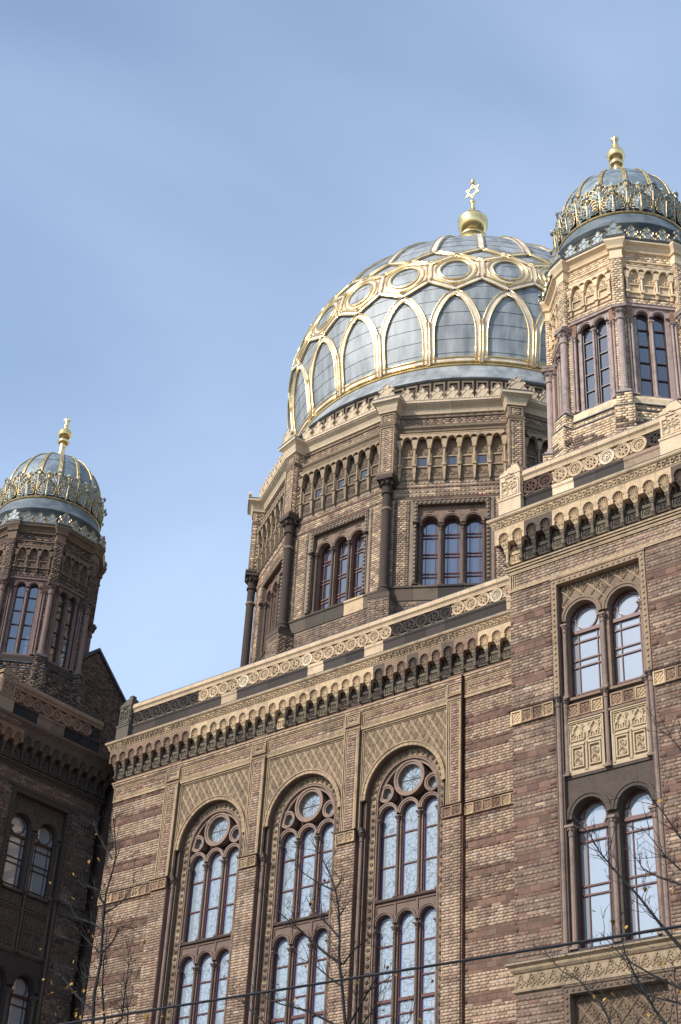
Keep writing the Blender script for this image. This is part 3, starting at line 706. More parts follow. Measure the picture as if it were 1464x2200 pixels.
    lw = lights(wing, M, (-0.735, 0, 0.735), 0.28, 14.40, 0.285, 0.35, 9.0, 15.02, -1.05, 1.05, 0.29, 0.43, S(118, 98, 84), G_LEAD, PAINT, (), (13.86, 12.95, (12.40, 0.04), 12.04, 11.1, 10.2), cols=((-0.3675, 0.29), (0.3675, 0.29), (-1.03, 0.29), (1.03, 0.29)), ctone=S(108, 88, 76), cr=0.045, capz=14.30, border=BLUE)
    e = MB(S(116, 92, 80))
    for i in range(3): frame4(e, -1.05 + 0.70 * i + 0.02, -1.05 + 0.70 * (i + 1) - 0.02, 14.42, 14.99, 0.285, 0.03, 0.02) if False else e.box(-1.05 + 0.70 * i + 0.03, -1.05 + 0.70 * (i + 1) - 0.03, 0.262, 0.29, 14.93, 14.97)
    for x in (-1.03, -0.3675, 0.3675, 1.03): e.box(x - 0.035, x + 0.035, 0.26, 0.30, 14.42, 14.97)
    e.box(-1.06, 1.06, 0.22, 0.5, 15.02, 15.08, DBROWN); obj('transom', e, MAS, lw)
for c in BAY: big_window(c)

# cornice, corbel table, parapet of the central wing
DZC = 0.16
pathc = [(0, 1.5), (0, 0), (XE, 0), (XE, 1.5)]
cn = MB(S(178, 152, 114)); cn.sweep(pathc, [(0.0, 21.86 + DZC), (0.27, 21.86 + DZC), (0.285, 21.89 + DZC), (0.30, 21.90 + DZC), (0.30, 21.92 + DZC), (0.36, 22.05 + DZC), (0.39, 22.07 + DZC), (0.41, 22.10 + DZC), (0.41, 22.15 + DZC), (0.05, 22.24 + DZC), (0.0, 22.24 + DZC)])
obj('cornice', cn, MAS, wing, MC)
obj('cornice_flashing', MB().sweep(pathc, [(0.412, 22.152 + DZC), (0.418, 22.168 + DZC), (0.05, 22.262 + DZC), (0.05, 22.245 + DZC)]), LEAD, wing, MC)
def frieze(root, M, x0, x1, dz, tonef):
    sc_ = {}
    x = x0 + 0.07; k = 0
    while x < x1 - 0.05:
        c = tonef(x); mb = sc_.setdefault(c, MB(c)); r = 0.052
        a0 = 0.7 if k % 2 else -2.4
        pts = [(x + (r * (1 - 0.45 * t)) * math.cos(a0 + 5.4 * t), -0.335 - 0.45 * (r * (1 - 0.45 * t)) * math.sin(a0 + 5.4 * t), 21.985 + dz + (r * (1 - 0.45 * t)) * math.sin(a0 + 5.4 * t)) for t in [i / 9 for i in range(10)]]
        mb.tube(pts, [0.017] * 9 + [0.010], 4); x += 0.118; k += 1
    for c, mb in sc_.items(): obj('frieze_scrolls', mb, MAS, root, M)['kind'] = 'stuff'
frieze(wing, MC, -0.25, XE, DZC, lambda x: S(206, 178, 130) if (0.15 < x < 0.35 or 2.3 < x < 2.6 or 3.2 < x < 11.2 or x > 14.0) else S(124, 102, 82))
N_C = 42
for k in range(N_C):
    x = -0.03 + 0.414 * k
    if x > XE: break
    tn = 'brown' if k < 9 else 'yellow' if x < 11.1 else ('brown' if k % 3 else 'dark') if x < 14.8 else 'yellow'
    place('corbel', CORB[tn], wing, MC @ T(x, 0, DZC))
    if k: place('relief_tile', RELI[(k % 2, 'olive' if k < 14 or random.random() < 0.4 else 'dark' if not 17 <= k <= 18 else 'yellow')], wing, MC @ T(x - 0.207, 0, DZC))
for yy in (0.42, 0.83, 1.24): place('corbel', CORB['brown'], wing, MC @ RZ(-PI / 2) @ T(-yy, 0, DZC))
def bt_c(x):
    for a, b in ((-1, 0.45), (4.85, 5.33), (8.3, 8.76), (10.48, 10.92), (15.28, 18)):
        if a < x < b: return S(196, 170, 130)
    return SOOT
parapet(wing, MC, 0.36, XE, DZC, 0.585, 37, lambda k: 'dark' if k < 7 or 25 <= k <= 29 else ('pale' if k in (11, 17, 33) else 'light'), bt_c)
acroterion(wing, MC, -0.16, 0.36, DZC, S(104, 96, 84), False)
# ------------------------------------------------------------------ corner towers
HB = 2.42; TY = -1.855
def band_b(z):
    for t in (19.48, 18.66, 17.84, 15.94, 15.15, 14.36, 13.57, 12.78, 11.99):
        d = t - z
        if 0 < d < CO or 3 * CO < d < 4 * CO: return 1
        if CO < d < 3 * CO: return 3
    return 1 if 0 < 20.10 - z < CO else 0
def prof_small(z):                                   # small dome radius
    if z < 32.3: return 1.80 + 0.05 * max(0, (z - 31.5)) / 0.8
    t = min(1.0, (z - 32.3) / 2.17); return 1.85 * max(0.0, 1 - t ** 1.99) ** (1 / 1.99)

def leaf_meshes(h, wd, z0):
    """acanthus leaf laid on the foot of the small dome: dished zinc lobes, gilt rims and stem; az 0 along +x"""
    zi = MB(); go = MB()
    def pt(a, hh, o):
        z = z0 + hh; r = prof_small(z) + (0.01 if h > 0.9 else 0.065) + o; t = a / r; return (r * math.cos(t), r * math.sin(t), z)
    def curl(hh): q = max(0.0, hh / h - 0.55); return 0.05 + 0.30 * q * q * h
    back = []
    for k in range(17):
        t = -1 + 2 * k / 16; hh = h * (0.94 - 0.42 * abs(t) ** 2.2); back.append((t * wd * 0.98, hh))
    vs = [pt(0, 0.05 * h, 0.02)] + [pt(a, hh, curl(hh) - 0.045) for a, hh in back]
    zi.add(vs, [(0, i, i + 1) for i in range(1, 17)])
    big = h > 0.9; tips = ((1.0, 0.54), (1.06, 0.67), (0.98, 0.80), (0.76, 0.91), (0.42, 0.98)) if big else ((0.88, 0.36), (1.0, 0.53), (0.97, 0.69), (0.80, 0.83), (0.46, 0.93)); bases = (0.30, 0.38, 0.46, 0.55, 0.64) if big else (0.10, 0.20, 0.31, 0.43, 0.55)
    for s in (-1, 1):
        for i in range(5):
            b = (0.014 * s, h * bases[i]); tip = (s * wd * tips[i][0], h * tips[i][1]); wl = 0.098 * wd / 0.36 if i < 4 else 0.075
            rim = []
            for k in range(15):
                q = k / 14; side = 1 if k <= 7 else -1; u = (q * 2 if k <= 7 else 2 - q * 2); ww = wl * (math.sin(PI * u ** 1.7) ** 0.7 if 0 < u < 1 else 0) * (1 if u > 0.25 else 0.6)
                bow = 0.05 * math.sin(PI * u) * s * (1 - i * 0.2)
                x = b[0] + (tip[0] - b[0]) * u + bow; z = b[1] + (tip[1] - b[1]) * u - abs(bow) * 0.4; dx, dz = -(tip[1] - b[1]), (tip[0] - b[0]); n_ = math.hypot(dx, dz)
                rim.append((x + side * ww * dx / n_, z + side * ww * dz / n_))
            P = [pt(a, hh, curl(hh) + 0.025 - 0.006 * i) for a, hh in rim]
            mid = [((rim[j][0] + rim[14 - j][0]) / 2, (rim[j][1] + rim[14 - j][1]) / 2) for j in (3, 5, 6)]
            C_ = [pt(a, hh, curl(hh) - 0.035 - 0.006 * i) for a, hh in mid]
            n0 = len(P); fs = []
            for k in range(14):
                u = (k + 0.5) / 14; u = u * 2 if k < 7 else 2 - u * 2; j = 0 if u < 0.55 else 1 if u < 0.78 else 2; fs.append((k, k + 1, n0 + j))
            fs += [(4, n0, n0 + 1), (10, n0 + 1, n0), (6, n0 + 1, n0 + 2), (8, n0 + 2, n0 + 1)]
            zi.add(P + C_, fs); go.tube(P[3:12], 0.009, 4)
    go.tube([pt(0, h * t, curl(h * t) + 0.03) for t in (0, 0.25, 0.5, 0.75, 0.9)], [0.022, 0.018, 0.015, 0.013, 0.012], 6)
    q = pt(0, h * 0.95, curl(h * 0.95) + 0.02)
    zi.tube([pt(-0.09, h * 0.93, curl(h) + 0.02), pt(-0.05, h * 0.985, curl(h) + 0.06), pt(0.05, h * 0.985, curl(h) + 0.06), pt(0.09, h * 0.93, curl(h) + 0.02)], [0.02, 0.05, 0.05, 0.02], 6)
    go.tube([pt(-0.095, h * 0.95, curl(h) + 0.055), pt(-0.05, h * 1.01, curl(h) + 0.10), pt(0.05, h * 1.01, curl(h) + 0.10), pt(0.095, h * 0.95, curl(h) + 0.055)], 0.011, 4)
    return mesh(zi, 'acanthus_leaf', LEAFZ, False), mesh(go, 'gilt_edge', OLDGOLD, True)
LEAF_B = leaf_meshes(1.10, 0.36, 31.56); LEAF_S = leaf_meshes(0.70, 0.33, 31.56)
def bud_meshes():
    zi = MB(); go = MB(); r0 = 1.885
    go.tube([(r0, 0, 32.15), (r0 + 0.01, 0, 32.42), (r0 + 0.0, 0, 32.56)], [0.028, 0.028, 0.05], 7); go.tube([(r0 - 0.005, -0.06, 32.57), (r0 + 0.05, 0, 32.575), (r0 - 0.005, 0.06, 32.57)], 0.022, 6)
    for a, b, c in ((0, 32.67, 0.065), (-0.06, 32.64, 0.045), (0.06, 32.64, 0.045)): zi.ball(r0 - 0.04, a, b, c, 8, 6, sz=1.1)
    return mesh(zi, 'bud', LEAFZ, True), mesh(go, 'gilt_stem', OLDGOLD, True)
BUD = bud_meshes()
FLEUR = [(0.0, 1.0), (0.20, 0.76), (0.14, 0.63), (0.28, 0.67), (0.42, 0.59), (0.44, 0.45), (0.33, 0.38), (0.33, 0.28), (0.43, 0.20), (0.495, 0.10), (0.495, 0.0)]
FLEUR = [(-x, z) for x, z in FLEUR[:0:-1]] + FLEUR
def fleur_mesh(w_, h, th, gilt):
    P = [(x * w_, z * h) for x, z in FLEUR]
    if gilt:
        zi = MB(); zi.prism(P, -th / 2, th / 2); go = MB(); go.tube([(x * 0.93, -th / 2 - 0.004, z * 0.95 + 0.012) for x, z in P], 0.016, 4, True)
        go.tube([(0.12 * w_ * s_, -th / 2 - 0.004, z_ * h) for s_, z_ in ((-1, 0.12), (-1.9, 0.34), (-1.0, 0.50), (1.0, 0.50), (1.9, 0.34), (1, 0.12))], 0.013, 4)
        return mesh(zi, 'crest', ZINC2), mesh(go, 'gilt_line', OLDGOLD)
    mb = MB(S(206, 184, 146)); mb.prism(P, -th / 2, th / 2)
    mb.tube([(x * 0.90, -th / 2 - 0.004, z * 0.93 + 0.02) for x, z in P], 0.018, 4, True); mb.tube([(0.14 * w_ * s_, -th / 2, z_ * h) for s_, z_ in ((-1, 0.1), (-1.9, 0.34), (-0.8, 0.52), (0, 0.62), (0.8, 0.52), (1.9, 0.34), (1, 0.1))], 0.016, 4)
    return mesh(mb, 'crest', CLEAN)
FL_S = fleur_mesh(0.43, 0.46, 0.04, True); FL_SC = fleur_mesh(0.52, 0.50, 0.04, True)

def scallop_arcade(root, M, n, p, z_br, z_sill, z_nt, z_cap, z_sp, z_top, d, tone, tone2, cr, windows=None, gm=None):
    """row of little niches: colonnettes on brackets carrying a scalloped hood"""
    x0 = -n * p / 2; ar = obj('arcade_back', MB(tone2).box(x0, n * p / 2, -0.01, 0.02, z_br + 0.02, z_top), MAS, root, M)
    hood = MB(tone); r = p / 4 * 0.97
    m = n * 2
    for k in range(m + 1):
        c = x0 + k * p / 2; lo = -1 if k else 0; hi = 1 if k < m else 0; vs = []; fs = []; st = 8
        for i in range(st + 1):
            a = PI - PI * i / st
            if (lo == 0 and math.cos(a) < -0.01) or (hi == 0 and math.cos(a) > 0.01): continue
            x = c + r * math.cos(a); z = z_sp + r * math.sin(a) * 1.1; xt = c + p / 4 * math.cos(a)
            vs += [(xt, -d, z_top), (x, -d, z), (x, -d * 0.35 if k % 2 else -d * 0.55, z)]
        for i in range(len(vs) // 3 - 1): q = 3 * i; fs += [(q, q + 1, q + 4, q + 3), (q + 1, q + 2, q + 5, q + 4)]
        hood.add(vs, fs)
        if k % 2 == 0:                                  # shell over a colonnette
            hood.frustum(c, -d * 0.45, z_cap, cr * 1.3, d * 0.30, z_sp + r * 0.3, r * 0.95, d * 0.42)
    hood.box(x0, n * p / 2, -d - 0.012, 0, z_top - 0.03, z_top)
    obj('scalloped_hood', hood, MAS, root, M)
    for k in range(n + 1):
        c = x0 + k * p; mb = MB(tone); y = -d * 0.5
        if 0 < k < n or True:
            mb.lathe([(cr, z_sill + 0.05), (cr, z_cap - 0.07), (cr * 1.5, z_cap - 0.01)], 8, (c, y, 0)); mb.box(c - cr * 1.6, c + cr * 1.6, y - cr * 1.6, 0, z_cap - 0.02, z_cap + 0.02)
            mb.box(c - cr * 1.7, c + cr * 1.7, y - cr * 1.7, 0, z_sill - 0.02, z_sill + 0.05); mb.frustum(c, y * 0.5, z_br, cr * 0.7, abs(y) * 0.4, z_sill - 0.02, cr * 1.5, abs(y) * 0.75); mb.ball(c, y * 0.5, z_br, cr * 0.9, 6, 4)
        obj('colonnette', mb, MAS, root, M)
    for k in range(n):
        c = x0 + (k + 0.5) * p; h = p / 2 - cr * 1.5; mb = MB(tone)
        for b in ((c - h, c + h, z_sill, z_sill + 0.035), (c - h, c + h, z_nt, z_nt + 0.035), (c - h, c - h + 0.03, z_sill + 0.035, z_nt), (c + h - 0.03, c + h, z_sill + 0.035, z_nt)): mb.box(b[0], b[1], -0.055, 0, b[2], b[3])
        for s in (-1, 1): mb.ring(c + s * h * 0.45, -0.02, z_nt + (z_sp - z_nt) * 0.35, h * 0.33, 0.011, 9, 4)
        mb.ring(c, -0.02, z_nt + (z_sp - z_nt) * 0.75, h * 0.3, 0.011, 9, 4)
        fr = obj('niche_frame', mb, MAS, root, M)
        if z_sill - z_br > 0.2:
            t = MB(tone2); t.box(c - h, c + h, -0.03, 0, z_br + 0.06, z_sill - 0.06); t.ring(c, -0.035, (z_br + z_sill) / 2, h * 0.38, 0.014, 10, 4)
            for s in (-1, 1): t.ring(c + s * h * 0.6, -0.035, (z_br + z_sill) / 2, h * 0.26, 0.011, 8, 4)
            obj('arcade_tile', t, MAS, root, M)
        if windows and windows(k): obj('pane', MB().box(c - h + 0.03, c + h - 0.03, -0.022, -0.012, z_sill + 0.035, z_nt), gm, fr)

def bead_frame(mb, x0, x1, z0, z1, y, tone, btone, bottom=False, r=0.034, step=0.145, wd=0.14):
    mb.col = tone
    for b in ((x0, x1, z1 - wd, z1), (x0, x0 + wd, z0, z1 - wd), (x1 - wd, x1, z0, z1 - wd)): mb.box(b[0], b[1], y - 0.03, y + 0.25, b[2], b[3])
    mb.box(x0 - 0.02, x1 + 0.02, y - 0.05, y, z1, z1 + 0.04)
    mb.col = btone
    n = int((x1 - x0) / step)
    for k in range(n): mb.ball(x0 + (x1 - x0) * (k + 0.5) / n, y - 0.035, z1 - wd / 2, r, 6, 4)
    n = int((z1 - wd - z0) / step)
    for k in range(n):
        for x in (x0 + wd / 2, x1 - wd / 2): mb.ball(x, y - 0.035, z0 + (z1 - wd - z0) * (k + 0.5) / n, r, 6, 4)

def blind_panel(w2, tone):
    mb = MB(tone); mb.box(-w2, w2, 0.0, 0.05, 15.06, 16.35)
    frame4(mb, -w2, w2, 15.06, 16.35, 0.0, 0.03, 0.05); frame4(mb, -w2 + 0.05, w2 - 0.05, 15.10, 16.31, 0.0, 0.02, 0.03)
    for c in (-w2 / 2 + 0.015, w2 / 2 - 0.015):
        h = w2 / 2 - 0.06
        mb.box(c - h, c + h, -0.035, 0, 15.10, 15.17); frame4(mb, c - h + 0.02, c + h - 0.02, 15.22, 15.72, 0.0, 0.03, 0.05)
        for zz, rr, s in ((15.36, 0.085, 1), (15.54, 0.075, -1)): 
            mb.ring(c, -0.015, zz, rr, 0.022, 14, 4); mb.ring(c + s * 0.03, -0.015, zz, rr * 0.45, 0.018, 10, 4); mb.ball(c - s * 0.09, -0.015, zz + 0.04, 0.025, 6, 4)
        mb.box(c - h, c + h, -0.045, 0, 15.75, 15.79); mb.box(c - h, c + h, -0.03, 0, 15.86, 15.89)
        # stepped trefoil arch
        pts = [(-h, 15.9), (-h, 16.02), (-h * 0.62, 16.06), (-h * 0.62, 16.14), (-h * 0.28, 16.20), (0, 16.26), (h * 0.28, 16.20), (h * 0.62, 16.14), (h * 0.62, 16.06), (h, 16.02), (h, 15.9)]
        mb.tube([(c + x, -0.02, z) for x, z in pts], 0.026, 5); mb.tube([(c + x * 0.8, -0.01, z - 0.03) for x, z in pts], 0.014, 4)
        for x in (-0.06, 0.06): mb.arch(c + x, 15.98, 0.022, 0.04, -0.03, 0, 8); mb.box(c + x - 0.04, c + x - 0.022, -0.03, 0, 15.90, 15.98); mb.box(c + x + 0.022, c + x + 0.04, -0.03, 0, 15.90, 15.98)
        for s in (-1, 1): mb.ring(c + s * h * 0.75, -0.01, 16.2, 0.035, 0.013, 8, 4)
    for x in (-w2 + 0.05, 0, w2 - 0.05): mb.lathe([(0.03, 15.12), (0.028, 15.75), (0.042, 15.79)], 8, (x, -0.02, 0))
    return mesh(mb, 'blind_panel', CLEAN)
PANEL = {False: blind_panel(0.46, S(186, 163, 124)), True: blind_panel(0.46, S(92, 79, 67))}

def tower(TX, label, dark, faces):
    loc = Vector((TX, TY, 0)); root = thing('corner_tower', label, 'tower', loc, 'domed corner towers')
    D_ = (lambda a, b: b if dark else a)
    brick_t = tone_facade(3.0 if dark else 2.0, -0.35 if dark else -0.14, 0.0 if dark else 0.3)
    if not dark:
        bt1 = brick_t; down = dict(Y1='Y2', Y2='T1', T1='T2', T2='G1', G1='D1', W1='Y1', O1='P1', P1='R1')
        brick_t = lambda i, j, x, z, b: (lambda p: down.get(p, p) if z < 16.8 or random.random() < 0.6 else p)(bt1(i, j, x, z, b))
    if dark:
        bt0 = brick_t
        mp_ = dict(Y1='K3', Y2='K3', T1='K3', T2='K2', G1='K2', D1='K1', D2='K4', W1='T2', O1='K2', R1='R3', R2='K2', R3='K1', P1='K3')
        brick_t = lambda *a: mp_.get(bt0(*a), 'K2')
    # ---- square block
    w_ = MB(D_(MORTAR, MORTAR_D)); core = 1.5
    w_.box(-HB + 0.6, HB - 0.6, -HB + 0.6, HB - 0.6, 0, 22.4)
    for th in range(4):
        R = RZ(th * PI / 2); s = MB(D_(MORTAR, MORTAR_D))
        for b in ((-HB, -1.25, 9.0, 22.3), (1.25, HB - 0.6, 9.0, 22.3), (-1.25, 1.25, 20.06, 22.3), (-1.25, 1.25, 10.45, 11.14), (-HB, HB - 0.6, 0, 9.0)): s.box(b[0], b[1], -HB, -HB + 0.6, b[2], b[3])
        w_.add([(R @ Vector(v))[:] for v in s.v], s.f)
    wl = obj('wall', w_, MAS, root)
    bk = Brickwork(loc)
    path = [(-HB, -HB), (HB, -HB), (HB, HB), (-HB, HB)]
    cn = MB(D_(S(190, 164, 122), S(104, 87, 72))); cn.sweep(path, [(0.0, 21.86), (0.27, 21.86), (0.285, 21.89), (0.30, 21.90), (0.30, 21.92), (0.36, 22.05), (0.39, 22.07), (0.41, 22.10), (0.41, 22.15), (0.05, 22.24), (0.0, 22.24)], True)
    for k in range(3): cn.sweep(path, [(0.0, 20.62 + k * 0.065), (0.04 + k * 0.03, 20.625 + k * 0.065), (0.04 + k * 0.03, 20.67 + k * 0.065), (0.0, 20.68 + k * 0.065)], True, D_(S(170, 146, 110), S(80, 68, 58)))
    for sx in (-1, 1):
        for sy in (-1, 1): cn.box(min(sx * (HB + 0.16), sx * (HB + 0.268)), max(sx * (HB + 0.16), sx * (HB + 0.268)), min(sy * (HB + 0.16), sy * (HB + 0.268)), max(sy * (HB + 0.16), sy * (HB + 0.268)), 21.432, 21.86)
    obj('cornice', cn, MAS, root)
    obj('cornice_flashing', MB().sweep(path, [(0.412, 22.152), (0.418, 22.168), (0.05, 22.262), (0.05, 22.245)], True), LEAD, root)
    lc = MB(D_(S(160, 138, 104), S(88, 76, 64))); lc.sweep(path, [(0.0, 10.48), (0.06, 10.50), (0.06, 10.55), (0.02, 10.57), (0.02, 10.88), (0.05, 10.90), (0.09, 10.95), (0.10, 11.0), (0.17, 11.05), (0.17, 11.085), (0.0, 11.12)], True); obj('lower_cornice', lc, MAS, root)
    obj('lower_flashing', MB().sweep(path, [(0.172, 11.087), (0.176, 11.10), (0.0, 11.14)], True), LEAD, root)
    for th in faces:
        R = RZ(th); M = R @ T(0, -HB, 0); fi = bk.face(T(*loc) @ M)
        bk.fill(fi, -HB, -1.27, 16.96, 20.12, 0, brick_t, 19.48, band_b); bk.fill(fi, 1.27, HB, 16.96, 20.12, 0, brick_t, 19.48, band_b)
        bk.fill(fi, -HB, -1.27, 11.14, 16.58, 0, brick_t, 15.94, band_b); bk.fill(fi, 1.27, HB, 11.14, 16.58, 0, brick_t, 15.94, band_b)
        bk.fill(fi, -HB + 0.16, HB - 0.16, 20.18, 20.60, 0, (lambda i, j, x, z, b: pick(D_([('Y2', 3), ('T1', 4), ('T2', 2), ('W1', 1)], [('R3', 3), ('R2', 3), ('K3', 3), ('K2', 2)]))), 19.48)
        bk.fill(fi, -HB, -1.27, 9.0, 10.48, 0, brick_t, 0); bk.fill(fi, 1.27, HB, 9.0, 10.48, 0, brick_t, 0)
        q = MB(D_(S(180, 154, 114), S(86, 73, 63))); q.box(-HB, HB, -0.035, 0, 20.115, 20.165)
        for g, d in ((0.02, 0.035), (0.07, 0.02), (0.12, 0.01)): frame4(q, -HB + g, HB - g, 20.165 + g * 0.3, 20.62, 0, 0.025, d)
        obj('brick_trim', q, MAS, root, M)
        # window frame of beads and shafts
        b = MB(); bead_frame(b, -1.25, 1.25, 17.0, 20.06, 0.0, D_(S(150, 128, 98), S(76, 65, 57)), D_(S(176, 146, 106), S(86, 73, 62))); obj('bead_frame', b, MAS, root, M)
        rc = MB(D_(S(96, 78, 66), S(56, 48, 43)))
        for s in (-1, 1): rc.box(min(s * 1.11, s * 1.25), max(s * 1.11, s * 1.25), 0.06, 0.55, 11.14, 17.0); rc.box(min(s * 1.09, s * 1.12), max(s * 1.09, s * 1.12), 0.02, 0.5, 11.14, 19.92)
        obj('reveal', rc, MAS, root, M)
        for s in (-1, 1):
            k = MB(); column(k, s * 1.185, 0.02, 11.14, 16.98, 0.055, D_(S(138, 118, 102), S(86, 73, 63)), D_(S(70, 60, 52), S(40, 36, 32))); obj('jamb_shaft', k, MAS, root, M)
        st = D_(S(134, 112, 90), S(86, 74, 65)); st2 = D_(S(88, 76, 66), S(66, 58, 53)); ct = D_(S(140, 118, 102), S(84, 72, 63))
        win = lights(root, M, (-0.555, 0.555), 0.43, 18.97, 0.425, 0.535, 16.95, 19.93, -1.11, 1.11, 0.17, 0.39, st, G_TOWER, PAINT if not dark else PAINTD, (-0.23, 0.27), ((18.70, 0.045), 18.45, 17.98, 17.80, 17.12), (19.03, 0.285, 18.7), cols=((-1.02, 0.14), (0, 0.14), (1.02, 0.14)), ctone=ct, cr=0.05, capz=18.86)
        la = MB(); lattice(la, -1.08, 1.08, 19.0, 19.90, 0.155, 0.36, 0.40, lambda x, z: min((x - c) ** 2 + (z - 18.97) ** 2 for c in (-0.555, 0.555)) > 0.56 ** 2, D_(S(172, 148, 110), S(88, 76, 64)), True, 0.022); obj('trellis_relief', la, MAS, win)
        for i, c in enumerate((-0.555, 0.555)):
            for k in range(3): place('string_course_tile', STILE[(k % 2, D_('bca'[k], 's'))], root, M @ T(c + (k - 1) * 0.31, 0.16, 16.63) @ Matrix.Diagonal((1.03, 1, 0.95, 1)))
            place('blind_panel', PANEL[dark], root, M @ T(c, 0.14, 0))
        ms = MB(st2); ms.box(-1.11, 1.11, 0.19, 0.5, 14.9, 16.9); ms.box(-1.11, 1.11, 0.10, 0.2, 16.38, 16.44, st); ms.box(-1.12, 1.12, 0.09, 0.3, 14.99, 15.05); obj('panel_back', ms, MAS, root, M)
        for x in (-1.04, 0, 1.04): k = MB(); column(k, x, 0.10, 15.05, 16.92, 0.05, ct, st2); obj('panel_shaft', k, MAS, root, M)
        lights(root, M, (-0.555, 0.555), 0.43, 14.06, 0.425, 0.55, 11.22, 14.99, -1.11, 1.11, 0.12, 0.38, st2, G_TOWER, PAINT if not dark else PAINTD, (-0.23, 0.27), ((13.88, 0.045), 13.60, 12.62, 12.42, 11.45), (14.14, 0.29, 13.88), cols=((-1.02, 0.12), (0, 0.12), (1.02, 0.12)), ctone=ct, cr=0.06, capz=13.92)
        # string course
        for a in (-HB, 1.27):
            for k in range(4): place('string_course_tile', STILE[(k % 2, D_('dbca'[k], 's'))], root, M @ T(a + 0.2875 * (k + 0.5), -0.02, 16.75) @ Matrix.Diagonal((0.2875 / 0.30, 1, 1, 1)))
            s = MB(D_(S(84, 66, 58), S(46, 40, 36))); s.extrude(a - (0.06 if a < 0 else 0), a + 1.15 + (0.06 if a > 0 else 0), [(0.0, 16.915), (0.07, 16.92), (0.09, 16.945), (0.02, 16.965), (0, 16.965)]); obj('string_course_lip', s, MAS, root, M)
        # frieze of the lower cornice and the framed panel below it
        fz = MB(D_(S(168, 144, 108), S(66, 57, 48)))
        for k in range(18):
            x = -HB + 0.14 + k * 0.268
            if x < HB - 0.1:
                for dx, dz in ((0, 0.07), (-0.07, -0.04), (0.07, -0.04), (0, -0.09)): fz.ring(x + dx, -0.03, 10.73 + dz, 0.04, 0.013, 8, 4)
                fz.tube([(x - 0.13, -0.03, 10.60), (x, -0.03, 10.86), (x + 0.13, -0.03, 10.60)], 0.013, 4)
        obj('lower_frieze', fz, MAS, root, M)
        b = MB(); bead_frame(b, -1.25, 1.25, 9.0, 10.45, 0.0, D_(S(112, 94, 76), S(76, 65, 57)), D_(S(126, 104, 80), S(86, 73, 62))); obj('bead_frame', b, MAS, root, M)
        lb = MB(D_(S(110, 92, 72), S(52, 45, 40))); lb.box(-1.12, 1.12, 0.2, 0.5, 8.9, 10.32); lattice(lb, -1.1, 1.1, 8.95, 10.3, 0.19, 0.36, 0.40, lambda x, z: True, D_(S(136, 114, 86), S(60, 52, 45)), True, 0.022); obj('trellis_panel', lb, MAS, root, M)
        # corbel table
        for k in range(13):
            x = -HB + 2 * HB * k / 12
            if dark: t = 'sootbrown' if (k < 3 if th > 0 else True) else 'sooty'
            else: t = 'allyellow' if k == 0 else ('dark' if k in (2, 3) else 'dark' if k == 12 else 'yellow')
            place('corbel', CORB[t], root, M @ T(x, 0, 0) @ Matrix.Diagonal((0.974, 1, 1, 1)))
            if k < 12: place('relief_tile', RELI[(k % 2, D_('yellow' if k == 0 else 'dark' if k % 3 else 'olive', 'sooty'))], root, M @ T(x + HB / 12, 0, 0) @ Matrix.Diagonal((0.974, 1, 1, 1)))
        frieze(root, M, -HB - 0.3, HB + 0.3, 0.0, (lambda x: S(92, 76, 62) if x > -1.6 else S(150, 122, 94)) if dark else (lambda x: S(206, 178, 130) if x < 1.95 else S(124, 106, 84)))
        if dark: parapet(root, M, -HB + 0.44, HB - 0.44, 0, -1.764, 9, lambda k: 'shade' if k < 8 else 'dark', lambda x: S(46, 44, 44) if (-1.75 < x < -0.7 or x > 0.3) else S(120, 98, 78), coptone=S(150, 122, 94), mtint=S(130, 104, 80))
        else: parapet(root, M, -HB + 0.44, HB - 0.44, 0, -1.764, 9, lambda k: 'brown' if k < 2 else 'dark' if k == 8 else 'pale' if k == 5 else 'light', lambda x: SOOT if (-1.79 < x < -1.33 or -0.48 < x < 1.24) else S(206, 180, 138) if x < -0.4 else S(150, 126, 100))
        acroterion(root, M, -HB - 0.16, -HB + 0.44, 0, D_(S(210, 185, 144), S(150, 124, 98)), True)
        if th == 0 or abs(th) > 1: acroterion(root, M, HB - 0.44, HB + 0.16, 0, D_(S(210, 185, 144), S(150, 124, 98)), True) if th == 0 else None
    # ---- octagonal turret
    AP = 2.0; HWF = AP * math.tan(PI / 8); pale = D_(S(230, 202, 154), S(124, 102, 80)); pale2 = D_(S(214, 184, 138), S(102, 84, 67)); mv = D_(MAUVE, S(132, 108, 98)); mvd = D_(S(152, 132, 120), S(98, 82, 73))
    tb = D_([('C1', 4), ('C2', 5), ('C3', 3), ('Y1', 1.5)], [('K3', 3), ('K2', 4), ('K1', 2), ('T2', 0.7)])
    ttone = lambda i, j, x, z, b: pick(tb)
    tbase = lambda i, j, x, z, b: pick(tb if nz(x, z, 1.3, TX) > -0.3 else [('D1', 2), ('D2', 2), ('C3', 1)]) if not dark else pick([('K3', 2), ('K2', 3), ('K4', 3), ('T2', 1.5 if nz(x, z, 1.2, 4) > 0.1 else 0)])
    octp = [(math.cos(PI / 8 + PI / 4 * k), math.sin(PI / 8 + PI / 4 * k)) for k in range(8)]
    op = lambda ap: [(ap / math.cos(PI / 8) * c, ap / math.cos(PI / 8) * s) for c, s in octp]
    tw = MB(D_(MORTAR_C, MORTAR_D))
    for k in range(8):
        R = RZ(k * PI / 4 + PI / 2); s = MB(D_(MORTAR_C, MORTAR_D)); e = HWF - 0.002
        for b in ((-e, -0.5, 25.0, 28.02), (0.5, e, 25.0, 28.02), (-e, e, 28.02, 30.1)): s.box(b[0], b[1], -AP, -AP + 0.25, b[2], b[3])
        tw.add([(R @ Vector(v))[:] for v in s.v], s.f)
